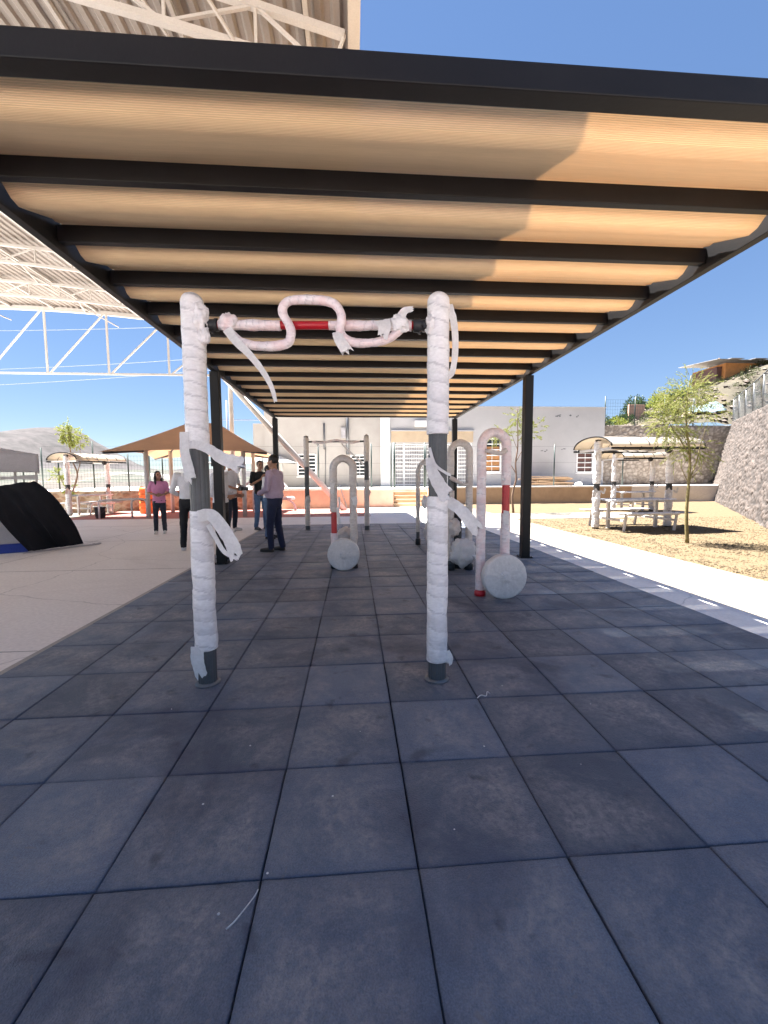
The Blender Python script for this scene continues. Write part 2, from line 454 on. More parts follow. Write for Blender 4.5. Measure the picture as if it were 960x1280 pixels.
def ribbon(bm, ctrl, w0, w1, nrm, seed=0, th=.0007, jag=.3, k=8, curl=.04):
    """a loose strip of film hanging along a path, ragged at its end"""
    pts = smooth_path(ctrl, k)
    rnd = random.Random(seed)
    nrm = Vector(nrm).normalized(); N = len(pts); W = 6
    rows = []
    for i, p in enumerate(pts):
        t = (pts[min(i+1, N-1)]-pts[max(i-1, 0)]).normalized()
        s = t.cross(nrm).normalized(); q = s.cross(t)
        w = w0+(w1-w0)*i/(N-1)
        w *= 1+.12*noise.noise(Vector((i*.4, seed, 0)))
        row = []
        for j in range(W+1):
            a = j/W-.5
            o = s*(a*w) + q*(curl*w*(a*a*2-.2)*math.sin(i*.35+seed) + .06*w*noise.noise(Vector((i*.3, j*.9, seed))))
            e = t*(rnd.uniform(-jag, jag)*w) if i == N-1 else Vector((0, 0, 0))
            row.append((p+o+e, q))
        rows.append(row)
    A = [[bm.verts.new(c+q*th) for c, q in r] for r in rows]
    C = [[bm.verts.new(c-q*th) for c, q in r] for r in rows]
    for i in range(N-1):
        for j in range(W):
            f = bm.faces.new((A[i][j], A[i+1][j], A[i+1][j+1], A[i][j+1])); f.smooth = True
            f = bm.faces.new((C[i][j+1], C[i+1][j+1], C[i+1][j], C[i][j])); f.smooth = True
        for j in (0, W):
            f = [bm.verts.new(v.co) for v in (A[i][j], A[i+1][j], C[i+1][j], C[i][j])]
            bm.faces.new(f if j == W else f[::-1])
    for i in (0, N-1):
        for j in range(W):
            f = [bm.verts.new(v.co) for v in (A[i][j], A[i][j+1], C[i][j+1], C[i][j])]
            bm.faces.new(f if i == 0 else f[::-1])
    return bm

def lathe(bm, prof, n=32, mtx=None, smooth=True):
    """profile [(r, z)] round Z"""
    rings = []
    for r, z in prof:
        rings.append([bm.verts.new((mtx @ Vector((r*math.cos(2*PI*k/n), r*math.sin(2*PI*k/n), z))) if mtx is not None else (r*math.cos(2*PI*k/n), r*math.sin(2*PI*k/n), z)) for k in range(n)])
    for a, b in zip(rings, rings[1:]):
        for k in range(n):
            f = bm.faces.new((a[k], a[(k+1) % n], b[(k+1) % n], b[k])); f.smooth = smooth
    bm.faces.new(rings[0][::-1]); bm.faces.new(rings[-1])
    return bm

def obj(name, bm, mat, parent=None, norm=True):
    if norm: bmesh.ops.recalc_face_normals(bm, faces=bm.faces)
    me = bpy.data.meshes.new(name)
    bm.to_mesh(me); bm.free()
    for x in (mat if isinstance(mat, (list, tuple)) else [mat]):
        me.materials.append(MAT[x] if isinstance(x, str) else x)
    o = bpy.data.objects.new(name, me)
    COL.objects.link(o)
    if parent is not None: o.parent = parent
    return o

def tag(o, label, cat, group=None):
    o['label'] = label; o['category'] = cat
    if group: o['group'] = group
    return o

def thing(name, label, cat, loc=(0, 0, 0), rz=0, group=None):
    o = bpy.data.objects.new(name, None)
    COL.objects.link(o)
    o.location = loc; o.rotation_euler = (0, 0, rz)
    o.empty_display_size = .2
    return tag(o, label, cat, group)

def struct(name, bm, mat, norm=True):
    o = obj(name, bm, mat, None, norm); o['kind'] = 'structure'; return o

def dup(root, loc, rz, label, group=None, scale=None):
    r = root.copy(); COL.objects.link(r)
    r.location = loc; r.rotation_euler = (0, 0, rz); r['label'] = label
    if group: r['group'] = group
    if scale: r.scale = scale
    for ch in list(root.children):
        c = ch.copy(); COL.objects.link(c); c.parent = r
        for g in list(ch.children):
            d = g.copy(); COL.objects.link(d); d.parent = c
    return r

# ------------------------------------------------------------------ ground
bm = B()
S = 6000
vs = [bm.verts.new(v) for v in ((-S, -60, -.06), (S, -60, -.06), (S, S, -.06), (-S, S, -.06))]
bm.faces.new(vs)
struct('ground', bm, 'sand')

TX0, TY0, TW = -1.3574, 1.2823, .52
MX0, MX1 = TX0-2*TW, TX0+9*TW
MY0, MY1 = TY0-6*TW, TY0+20.6*TW
bm = B()
def slab(bm, x0, x1, y0, y1, z1, z0=-.055): box(bm, x0, x1, y0, y1, z0, z1)
GX = 5.17                                # edge of the gravel bed
slab(bm, -40, MX0, -14, 14.55, 0)                       # court on the left
slab(bm, MX0, MX1, MY1, 14.55, 0)
slab(bm, .6, MX1, 14.55, 19.0, 0)
slab(bm, MX1, MX1+.47, -14, 14.55, .001)  # shaded edge of the walk, brightened with the paler concrete copy
struct('pavement', bm, 'concrete')
bm = B()
slab(bm, MX1, GX, -14, 20.6, 0)
slab(bm, GX, 10.2, 12.9, 14.9, 0)
struct('path', bm, 'concrete_walk')
bm = B()
slab(bm, MX0, MX1, -14, MY0, 0)
slab(bm, -9.8, .6, 14.55, 18.4, .004)
struct('red_court_floor', bm, 'red_floor')
bm = B()                                                # kerb round the rubber surface
box(bm, MX0-.05, MX0-.002, MY0, MY1, -.02, .006, bev=.003)
box(bm, -40, -9.8, 14.55, 14.75, -.05, .09, bev=.01)
struct('kerb', bm, 'concrete_edge')
# expansion joints in the walkway and court
bm = B()
for y in [2.2+2.4*i for i in range(8)]: box(bm, MX1+.01, GX, y, y+.008, .001, .003)
for y in [0+3*i for i in range(5)]: box(bm, -22, MX0-.06, y+.3, y+.308, .001, .003)
for x in (-5.6, -9.0, -12.4): box(bm, x, x+.008, -6, 14.5, .0035, .005)
struct('pavement_joints', bm, 'concrete_edge')

# rubber tiles
rnd = random.Random(4)
bm = B()
tint = bm.faces.layers.float.new('tint')
ru = bm.verts.layers.float.new('tile_u'); rv_ = bm.verts.layers.float.new('tile_v')
nx, ny = 11, 27
for i in range(nx):
    for j in range(ny):
        x0 = MX0+i*TW; y0 = MY0+j*TW
        x1 = x0+TW; y1 = min(y0+TW, MY1)
        if y1-y0 < .05: continue
        g = rnd.uniform(.0008, .0022)
        z = .010+rnd.uniform(-.0012, .0015)
        dx, dy = rnd.uniform(-.0015, .0015), rnd.uniform(-.0015, .0015)
        tv = rnd.random()
        prof = ((g, -.004), (g+.0015, z-.004), (g+.004, z-.0010), (g+.008, z))
        cor = [rnd.uniform(-.0015, .0035) for _ in range(4)]
        def put(a, b, zz, rv):
            u_t, v_t = (a-x0)/TW, (b-y0)/TW
            if zz > 0: zz += (cor[0]*(1-u_t)+cor[1]*u_t)*(1-v_t)+(cor[3]*(1-u_t)+cor[2]*u_t)*v_t
            v = bm.verts.new((a+dx, b+dy, zz)); v[ru] = u_t; v[rv_] = v_t; return v
        K = 6
        fs = []
        last = None
        for e, zz in prof:
            pts = []
            X = [x0+e+(x1-x0-2*e)*k/K for k in range(K+1)]; Y = [y0+e+(y1-y0-2*e)*k/K for k in range(K+1)]
            pts += [(a, Y[0]) for a in X[:-1]]+[(X[-1], b) for b in Y[:-1]]+[(a, Y[-1]) for a in X[:0:-1]]+[(X[0], b) for b in Y[:0:-1]]
            ring = [put(a+(rnd.uniform(-.0009, .0009)), b+rnd.uniform(-.0009, .0009), zz, 0) for a, b in pts]
            if last:
                for k in range(len(ring)):
                    k2 = (k+1) % len(ring)
                    f = bm.faces.new((last[k], last[k2], ring[k2], ring[k])); f.smooth = True; fs.append(f)
            last = ring
        inn = {}
        for a in range(1, K):
            for b in range(1, K):
                inn[a, b] = put(X[a], Y[b], z+.0006*noise.noise(Vector((X[a]*9, Y[b]*9, 2))), min(a, K-a, b, K-b)/3)
        for k in range(K): inn[k, 0] = last[k]; inn[K, k] = last[K+k]; inn[K-k, K] = last[2*K+k]; inn[0, K-k] = last[3*K+k]
        for a in range(K):
            for b in range(K):
                f = bm.faces.new((inn[a, b], inn[a+1, b], inn[a+1, b+1], inn[a, b+1])); f.smooth = True; fs.append(f)
        for f in fs: f[tint] = tv
struct('rubber_floor', bm, 'rubber', norm=False)
bm = B(); box(bm, MX0, MX1, MY0, MY1, -.05, -.003)
struct('floor_base', bm, 'joint')

# gravel bed with loose stones
bm = B()
gx = [GX+.35*i for i in range(60)]; gy = [-4+.4*i for i in range(72)]
def gz(x, y):
    z = -.012+.02*noise.noise(Vector((x*.7, y*.7, 3)))+.02*noise.noise(Vector((x*2.3, y*2.3, 9)))
    if x < GX+.1: z = -.015
    return z
grid = [[bm.verts.new((x, y, gz(x, y))) for y in gy] for x in gx]
for i in range(len(gx)-1):
    for j in range(len(gy)-1):
        xm, ym = gx[i]+.17, gy[j]+.2
        f = bm.faces.new((grid[i][j], grid[i+1][j], grid[i+1][j+1], grid[i][j+1])); f.smooth = True
struct('gravel_ground', bm, 'gravel')
bm = B()
tint = bm.faces.layers.float.new('tint')
rnd = random.Random(8)
OCT = [Vector(v) for v in ((1, 0, 0), (0, 1, 0), (-1, 0, 0), (0, -1, 0), (0, 0, 1), (0, 0, -1))]
OF = ((0, 1, 4), (1, 2, 4), (2, 3, 4), (3, 0, 4), (1, 0, 5), (2, 1, 5), (3, 2, 5), (0, 3, 5))
def pebble(x, y, z, s):
    a = rnd.uniform(0, 6.28); ca, sa = math.cos(a), math.sin(a)
    sx, sy, sz = s*rnd.uniform(.7, 1.3), s*rnd.uniform(.6, 1), s*rnd.uniform(.45, .8)
    vs = []
    for v in OCT:
        p = Vector((v.x*sx, v.y*sy, v.z*sz))*rnd.uniform(.8, 1.2)
        vs.append(bm.verts.new((x+p.x*ca-p.y*sa, y+p.x*sa+p.y*ca, z+p.z)))
    tv = rnd.random()
    for f in OF:
        q = bm.faces.new([vs[i] for i in f]); q[tint] = tv
for _ in range(15000):
    y = 3.6+rnd.random()**1.5*9.2
    x = GX+.03+rnd.random()**1.1*(3.2+.5*y)
    if y > 12.85 and x < 10.2: continue
    pebble(x, y, gz(x, y)+.004, rnd.uniform(.010, .024))
po = obj('gravel', bm, 'pebble', norm=False); po['kind'] = 'stuff'

# far setting on the left: mountain and scrub foothill
def ridge(name, prof, y0, y1, mat, amp, nseg=150, nd=22, fs=.004):
    bm = B()
    xs = [prof[0][0]+(prof[-1][0]-prof[0][0])*i/nseg for i in range(nseg+1)]
    def top(x):
        for (a, za), (b, zb) in zip(prof, prof[1:]):
            if a <= x <= b:
                t = (x-a)/(b-a); t = t*t*(3-2*t)*.5+t*.5
                return za+(zb-za)*t
        return 0
    g = []
    for x in xs:
        col = []
        for j in range(nd+1):
            t = j/nd
            y = y0+(y1-y0)*t
            z = top(x)*(t**.75)
            if 0 < t: z += amp*t*(1-t*.75)*(noise.noise(Vector((x*fs, y*fs*.6, 1)))+.5*noise.noise(Vector((x*fs*3, y*fs*2, 4)))+.3*noise.noise(Vector((x*fs*8, y*fs*6, 7))))
            col.append(bm.verts.new((x, y, max(z, -1))))
        col.append(bm.verts.new((x, y1+(y1-y0)*.5, -2)))
        g.append(col)
    for a, b in zip(g, g[1:]):
        for j in range(len(a)-1):
            f = bm.faces.new((a[j], b[j], b[j+1], a[j+1])); f.smooth = True
    return struct(name, bm, mat)
ridge('mountains', [(-2600, 90), (-1900, 150), (-1500, 128), (-1183, 142), (-1090, 152), (-1040, 156), (-990, 180), (-960, 172), (-925, 158), (-870, 128), (-800, 74), (-740, 45), (-600, 30), (-300, 24), (600, 20)], 620, 1500, 'mountain', 52)
ridge('foothill', [(-420, 9), (-300, 12), (-200, 10), (-150, 9), (-110, 5), (-60, 2.5), (-20, 1.5), (20, 0)], 90, 330, 'foothill', 2.4, fs=.03)

# hillside behind the building and retaining walls
def hz(x, y):
    k = max(0, min(1, (y-24)/5)); k = k*(2-k)
    z = 4.25+.335*(x-16)*k+.05*(min(y, 30)-24)-.32*max(0, y-30)
    z += .25*noise.noise(Vector((x*.5, y*.5, 0)))+.10*noise.noise(Vector((x*1.9, y*1.9, 5)))+.4*noise.noise(Vector((x*.15, y*.15, 2)))
    return z
bm = B()
hx = [14.6+.6*i for i in range(70)]; hy = [24.35+.5*i for i in range(30)]
grid = [[bm.verts.new((x, y, hz(x, y))) for y in hy] for x in hx]
for i in range(len(hx)-1):
    for j in range(len(hy)-1):
        f = bm.faces.new((grid[i][j], grid[i+1][j], grid[i+1][j+1], grid[i][j+1])); f.smooth = True
# slope held up by the right-hand retaining wall
A0, A1 = Vector((7.0, 5.25)), Vector((22.2, 24.4))
wd = (A1-A0).normalized(); wn = Vector((wd.y, -wd.x))
def wtop(s): return 3.35+(4.62-3.35)*max(0, min(1, s))
ns, nn = 44, 16
g = []
for i in range(ns+1):
    s = 1.4*i/ns; p = A0+(A1-A0)*s
    row = []
    for j in range(nn+1):
        d = .95+j*1.3
        q = p+wn*d
        z = wtop(s)-.12+.42*(d-.95)*(.35+.65*s) + (.18*noise.noise(Vector((q.x*.8, q.y*.8, 0))) if j else 0)
        row.append(bm.verts.new((q.x, q.y, z)))
    g.append(row)
for a, b in zip(g, g[1:]):
    for j in range(nn):
        f = bm.faces.new((a[j], a[j+1], b[j+1], b[j])); f.smooth = True
struct('hillside', bm, 'hill')

# terrace in front of the building
bm = B()
box(bm, -16, 1.85, 19.22, 30, -.05, .85)
box(bm, 3.62, 21.8, 21.02, 24.0, -.05, .85)
box(bm, 1.85, 3.62, 20.6, 30, -.05, .851)
box(bm, 3.62, 15.0, 24.0, 30, -.05, .85)
struct('terrace_ground', bm, 'concrete')

# ------------------------------------------------------------------ stone walls
def stone_sheet(bm, p0, p1, z0f, z1f, lean, nrm, size, depth, seed, res=.05, stretch=1.5, rot=0):
    """rubble masonry face from p0 to p1 (2D), each stone raised from its joints"""
    jl = bm.verts.layers.float.get('joint') or bm.verts.layers.float.new('joint')
    tl = bm.verts.layers.float.get('tint') or bm.verts.layers.float.new('tint')
    p0, p1 = Vector(p0), Vector(p1); L = (p1-p0).length; d = (p1-p0)/L
    n3 = Vector((nrm[0], nrm[1], .2)).normalized()
    na = int(L/res); nb = int(4.6/res)
    g = []
    for i in range(na+1):
        s = i/na; base = p0+d*(L*s)
        za, zb = z0f(s), z1f(s); nbs = nb
        col = []
        for k in range(nbs+1):
            t = k/nbs; z = za+(zb-za)*t
            q = Vector((s*L/size/stretch, z/size, seed))
            q2 = Vector((q.x*math.cos(rot)-q.y*math.sin(rot), q.x*math.sin(rot)+q.y*math.cos(rot), seed))
            q2 += Vector((noise.noise(q2*1.7), noise.noise(q2*1.7+Vector((9, 9, 9))), 0))*.18
            dist, pts = noise.voronoi(q2)
            e = min(1, (dist[1]-dist[0])*3.2)
            c = pts[0]
            tv = .5+.5*noise.noise(Vector((c.x*7.31, c.y*5.77, c.z*3+1.3))*1.7)
            bump = depth*(e**.6)*(.5+tv*.6)+.25*depth*noise.noise(q2*3.3)+depth*.5*e*((q2.x-c.x)*(tv-.5)+(q2.y-c.y)*.7)
            p = Vector((base.x, base.y, z))+Vector((-nrm[0], -nrm[1], 0))*(lean*(z-za)) + n3*bump
            v = bm.verts.new(p); v[jl] = e; v[tl] = tv
            col.append(v)
        g.append(col)
    for a, b in zip(g, g[1:]):
        for k in range(len(a)-1):
            f = bm.faces.new((a[k], b[k], b[k+1], a[k+1])); f.smooth = True
    return g

def stone_wall(name, label, p0, p1, z0f, z1f, lean, nrm, size, depth, seed, mat, res, back, stretch=1.5, rot=0):
    bm = B()
    g = stone_sheet(bm, p0, p1, z0f, z1f, lean, nrm, size, depth, seed, res, stretch, rot)
    off = Vector((-nrm[0]*back, -nrm[1]*back, 0))
    jl = bm.verts.layers.float['joint']; tl = bm.verts.layers.float['tint']
    tb = []; bb = []
    for c in g:
        v = bm.verts.new(c[-1].co+off); v[jl] = .8; v[tl] = .6; tb.append(v)
        w = bm.verts.new((v.co.x, v.co.y, c[0].co.z)); w[jl] = .8; w[tl] = .5; bb.append(w)
    for i in range(len(g)-1):
        bm.faces.new((g[i][-1], g[i+1][-1], tb[i+1], tb[i]))
        bm.faces.new((tb[i], tb[i+1], bb[i+1], bb[i]))
    for i in (0, len(g)-1):
        bm.faces.new(g[i]+[tb[i], bb[i]])
    o = obj(name, bm, mat)
    return tag(o, label, 'wall')
stone_wall('stone_retaining_wall', 'high leaning rubble stone wall beside the yellow gravel bed', A0, A1,
           lambda s: -.1+.35*max(0, s-.6), wtop,   .22, (-wn.x, -wn.y), .20, .085, 2.2, 'stone', .05, .9, 1.5, .5)
stone_wall('stone_retaining_wall', 'shaded rubble stone wall behind the covered tables, under the dirt hillside', (14.95, 24.2), (24.6, 24.2),
           lambda s: .5, lambda s: 4.45, .04, (0, -1), .22, .05, 5.1, 'stone_back', .06, .5, 1.3, .3)
stone_wall('low_stone_wall', 'low warm brown rubble wall with pale joints below the green fence', (-22, 18.5), (-4.2, 18.5),
           lambda s: -.05, lambda s: .86, 0, (0, -1), .26, .035, 8.3, 'stone_warm', .06, .35, 1.2, .2)

# ------------------------------------------------------------------ pergola
PG = thing('pergola', 'long black steel pergola roofed with sagging tan shade cloth over the rubber floor', 'pergola', (.365, 1.86, 0))
def loc(bm, o):
    bmesh.ops.translate(bm, verts=bm.verts, vec=-Vector(o.location)); return bm
PY0, PY1, PZ = 1.86, 11.44, 2.97
XL0, XL1, XR0, XR1 = -2.10, -2.035, 2.765, 2.83
bm = B(); box(bm, XL0, XR1, PY0, PY0+.09, PZ, PZ+.115, bev=.006); obj('front_beam', loc(bm, PG), 'steel', PG)
bm = B(); box(bm, XL0, XR1, PY1-.09, PY1, PZ, PZ+.115, bev=.006); obj('front_beam', loc(bm, PG), 'steel', PG)
for x0, x1 in ((XL0, XL1), (XR0, XR1)):
    bm = B(); box(bm, x0, x1, PY0+.092, PY1-.092, PZ-.035, PZ+.15, bev=.005)
    obj('side_beam', loc(bm, PG), 'steel', PG)
BY = [1.918+.632*k for k in range(1, 15)]
for y in BY:
    bm = B(); box(bm, XL1+.002, XR0-.002, y, y+.05, PZ+.008, PZ+.12, bev=.004)
    o = obj('cross_beam', loc(bm, PG), 'steel', PG)
    for x, sg in ((XL1, 1), (XR0, -1)):
        bm = B()
        for k in range(5):                     # rounded end cleat against the side beam
            a = k/4*PI/2
            xx = x+sg*(.055*(1-math.sin(a))+.004)
            box(bm, min(x+sg*.003, xx), max(x+sg*.003, xx)+.001, y+.052, y+.058, PZ+.01+.026*k, PZ+.034+.026*k)
        obj('end_cleat', loc(bm, PG), 'steel', o)
# the cloth: one length laid over the beams, sagging between them
bm = B()
edges = [PY0+.09]+[e for y in BY for e in (y, y+.05)]+[PY1-.09]
rows = []
zt = PZ+.124
rnd = random.Random(3)
for b in range(0, len(edges), 2):
    ya, yb = edges[b], edges[b+1]
    dep = .150+rnd.uniform(-.008, .008)
    ns_ = 20
    for k in range(ns_+1):
        t = k/ns_
        # taut straight run down, then a soft turn up to the next beam
        tb_ = .30
        f = t/tb_ if t < tb_ else 1-(t-tb_)/(1-tb_)
        if abs(t-tb_) < .07: f -= .13*(1-abs(t-tb_)/.07)**2
        rows.append((ya+(yb-ya)*t, zt-dep*f*(.985), b))
nxs = 46
grid = []
for y, z, b in rows:
    r = []
    for i in range(nxs+1):
        t = i/nxs; x = -2.0+(2.738+2.0)*t
        e = min(t, 1-t)
        zz = z+.006*noise.noise(Vector((x*1.3, b*3.1, y*2)))*(1 if z < zt-.02 else .2)
        yy = y
        if e < .03 and z < zt-.03: zz += .012*(1-e/.03)
        r.append(bm.verts.new((x, yy, zz)))
    grid.append(r)
for a, b in zip(grid, grid[1:]):
    for i in range(nxs):
        f = bm.faces.new((a[i], a[i+1], b[i+1], b[i])); f.smooth = True
# the strips of knit overlap: a second ply over the far part of every bay
ns_ = 20
for b0 in range(0, len(grid), ns_+1):
    g2 = [[bm.verts.new(v.co+Vector((0, 0, .006))) for v in r] for r in grid[b0+5:b0+ns_+1]]
    for a, b in zip(g2, g2[1:]):
        for i in range(nxs):
            f = bm.faces.new((a[i], a[i+1], b[i+1], b[i])); f.smooth = True; f.material_index = 1
obj('shade_cloth', loc(bm, PG), ['cloth', 'cloth_ply'], PG)
for x in (-2.06, 2.80):
    for y in (1.93, 6.56, 11.38):
        bm = B(); box(bm, x-.065, x+.065, y-.065, y+.065, .004, PZ-.037, bev=.008)
        c = obj('column', loc(bm, PG), 'steel', PG)
        bm = B(); box(bm, x-.10, x+.10, y-.10, y+.10, .011, .024, bev=.003)
        for sx in (-.08, .08):
            for sy in (-.08, .08): lathe(bm, [(.010, .024), (.010, .036), (.006, .040)], 8, Matrix.Translation((x+sx, y+sy, 0)))
        obj('base_plate', loc(bm, PG), 'steel', c)
# small junction box on the left mid column
bm = B(); box(bm, -2.155, -2.127, 6.50, 6.60, 1.52, 1.68, bev=.006); obj('junction_box', loc(bm, PG), 'plastic_black', PG)

# ------------------------------------------------------------------ big arched roof over the court
RF = thing('arched_metal_roof', 'huge white arched metal roof on trusses, high above the court at the left', 'roof', (-.4, 17.3, 0))
EX, EZ, CX, RISE = .1, 6.2, -13.5, 1.75
def az(x): return EZ+RISE*(1-((x-CX)/(EX-CX))**2)
GY = 17.3
bm = B()
ncx = 440
ring = []
for i in range(ncx+1):
    x = EX+.02+(-15.0-EX)*i/ncx
    z = az(x)+.05+(.018 if (i//3) % 2 else -.018)
    ring.append((bm.verts.new((x, -2.2, z)), bm.verts.new((x, GY+.25, z))))  # unseen near and left ends cut short so sunlit ground bounces light in
for a, b in zip(ring, ring[1:]): bm.faces.new((a[0], b[0], b[1], a[1]))
obj('roof_sheet', loc(bm, RF), 'sheet', RF)
bm = B(); box(bm, EX-.10, EX+.03, -2.2, GY+.25, EZ-.10, EZ+.02); obj('eave_beam', loc(bm, RF), 'white_steel', RF)
TD = .44
for yt in (3.0, 4.95, 7.3, 9.9, 12.5, 14.9, .8, -1.6):
    bm = B()
    xs = [EX-.14-.95*i for i in range(16)]
    top = [Vector((x, yt, az(x)-.09)) for x in xs]
    bot = [Vector((x, yt, az(x)-.09-TD)) for x in xs]
    bot[0] = Vector((EX-.30, yt, az(EX)-.09-TD*.86))
    for P in (top, bot):
        for a, b in zip(P, P[1:]): bar(bm, a, b, .07, .07)
    for i in range(len(xs)-1):
        bar(bm, top[i], bot[i], .032)
        bar(bm, bot[i] if i else bot[0], top[i+1], .032) if i % 2 == 0 else bar(bm, top[i], bot[i+1], .032)
    obj('truss', loc(bm, RF), 'white_steel', RF)
for k in range(10):
    x = EX-.55-1.55*k
    bm = B(); bar(bm, (x, -2.1, az(x)-.03), (x, GY, az(x)-.03), .05, .06); obj('purlin', loc(bm, RF), 'white_steel', RF)
for k in range(4):                                       # sway rods between bottom chords and purlins
    x = EX-1.3-3.9*k
    for ya, yb in ((3.0, 4.95), (4.95, 7.3), (9.9, 12.5), (12.5, 14.9), (14.9, GY)):
        for q in ((x, ya, az(x)-.09-TD, x-1.2, yb, az(x-1.2)-.08), (x-1.2, ya, az(x-1.2)-.08, x, yb, az(x)-.09-TD)):
            bm = B(); bar(bm, q[:3], q[3:], .028); obj('sway_rod', loc(bm, RF), 'white_steel', RF)
# deep end frame with a straight tie at the far gable
bm = B()
ZB = 5.45
xs = [EX-.1-.6*i for i in range(26)]
P = [Vector((x, GY, az(x)-.06)) for x in xs]
for a, b in zip(P, P[1:]): bar(bm, a, b, .12, .14)
xn = [-.37-2.27*i for i in range(7)]
bar(bm, (EX-.2, GY, ZB), (-14.6, GY, ZB), .055, .07)
for i, x in enumerate(xn):
    bar(bm, (x, GY, ZB), (x, GY, az(x)-.1), .06)
    if i+1 < len(xn): bar(bm, (x-.1, GY, az(x)-.1), (xn[i+1]+.1, GY, ZB+.03), .05)
obj('end_truss', loc(bm, RF), 'white_steel', RF)
bm = B(); tube(bm, [(-.35, GY+.05, -.02), (-5.15, GY+.05, ZB)], .115, 14); obj('strut', loc(bm, RF), 'white_steel', RF)
bm = B(); tube(bm, [(-4.95, GY+.35, 0), (-4.95, GY+.35, ZB+1.6)], .09, 12); obj('column', loc(bm, RF), 'white_steel', RF)
bm = B(); tube(bm, [(-14.6, GY+.3, 0), (-14.6, GY+.3, ZB+1.2)], .16, 12); obj('column', loc(bm, RF), 'white_steel', RF)

# ------------------------------------------------------------------ exercise gear wrapped in film
def flute(bm, p0, p1, r, n=48):
    """fluted round aluminium post"""
    rings = []
    for z in (p0, p1):
        rings.append([bm.verts.new((math.cos(2*PI*k/n)*(r-(.003 if k % 4 == 0 else 0)), math.sin(2*PI*k/n)*(r-(.003 if k % 4 == 0 else 0)), z)) for k in range(n)])
    for k in range(n):
        bm.faces.new((rings[0][k], rings[0][(k+1) % n], rings[1][(k+1) % n], rings[1][k]))
    bm.faces.new(rings[0][::-1]); bm.faces.new(rings[1])
    return bm

def shift(bm, x, y=0, z=0):
    bmesh.ops.translate(bm, verts=bm.verts, vec=(x, y, z)); return bm

def frame_post(root, x, H, wraps, seed, rp=.058, dens=1.0, mat='film'):
    bm = B(); flute(bm, 0, H-.012, rp); p = obj('post', shift(bm, x), 'pole', root)
    bm = B(); lathe(bm, [(rp+.020, .008), (rp+.020, .014), (rp+.004, .016), (rp+.004, .022)], 28); obj('base_ring', shift(bm, x), 'galv', p)
    for i, (a, b) in enumerate(wraps):
        bm = B()
        wrapped(bm, [(x, 0, a), (x, 0, b)], rp+.008, .088, seed+i*3, n=34, lump=.005, step=.0013, ds=.008/dens, closed_top=(b > H-.02))
        obj('film_wrap', bm, mat, p)
    return p

def strip(parent, ctrl, w0, w1, nrm, seed, mat='paper', name='loose_strip', **k):
    bm = B(); ribbon(bm, ctrl, w0, w1, nrm, seed, **k); return obj(name, bm, mat, parent)

# front pull-up frame
a = math.atan2(2.583-2.658, .530+.953)
F1 = thing('pull_up_frame', 'nearest pull-up frame, two white film-wrapped posts and a red bar with looped grips', 'exercise frame', (-.2115, 2.6205, .004), a)
hw = .742
pl = frame_post(F1, -hw, 2.40, [(1.12-.52+.0, 1.12), (1.50, 2.425)], 1)
bm = B(); wrapped(bm, [(-hw, 0, .235), (-hw, 0, .62)], .066, .08, 9, n=34, lump=.006, step=.0014, ds=.008); obj('film_wrap', bm, 'film', pl)
pr_ = frame_post(F1, hw, 2.41, [(.135, 1.20), (1.585, 2.435)], 5)
# bunched film round the joints at the bar ends
def bunch(parent, c, s, seed, mat='film'):
    bm = B()
    lay = bm.loops.layers.float_color.new('wrap')
    bmesh.ops.create_icosphere(bm, subdivisions=4, radius=1)
    for v in bm.verts:
        d = v.co.normalized()
        q = d*2.2+Vector((seed, seed, 0))
        k = 1+.35*noise.noise(q)+.25*abs(noise.noise(q*3))+.12*noise.noise(q*7)
        v.co = Vector((c[0]+d.x*s[0]*k, c[1]+d.y*s[1]*k, c[2]+d.z*s[2]*k))
    for f in bm.faces:
        f.smooth = True
        for lp in f.loops: lp[lay] = (.6, .6, .6, 1)
    return obj('film_bunch', bm, mat, parent)
bunch(pl, (-hw+.055, -.02, 2.27), (.045, .05, .085), 1.3)
bunch(pl, (-hw+.075, -.03, 2.17), (.03, .03, .05), 2.6)
bunch(pr_, (hw-.05, -.02, 2.24), (.03, .05, .06), 4.1)
# bar
bm = B(); tube(bm, [(-hw+.05, 0, 2.243), (hw-.05, 0, 2.243)], .0245, 16); br = obj('bar', bm, 'red_paint', F1)
for s in (-1, 1):
    bm = B()
    mt = Matrix.Translation((s*(hw-.10), 0, 2.243)) @ Matrix.Rotation(PI/2, 4, 'Y')
    lathe(bm, [(.034, -.055), (.040, -.05), (.040, -.01), (.033, -.005), (.033, .03), (.038, .034), (.038, .05)], 18, mt)
    tube(bm, [(s*(hw-.085), -.045, 2.225), (s*(hw-.085), .045, 2.225)], .011, 8)
    tube(bm, [(s*(hw-.115), -.0, 2.205), (s*(hw-.115), .0, 2.19)], .010, 8)
    obj('end_clamp', bm, 'plastic_black', br)
for a0, a1, sd in ((-hw+.155, -.215, 11), (.075, hw-.165, 12)):
    bm = B(); wrapped(bm, [(a0, 0, 2.243), (a1, 0, 2.243)], .029, .04, sd, n=22, lump=.007, step=.0014, ds=.006); obj('film_wrap', bm, 'film_pink', br)
gy_ = -.052
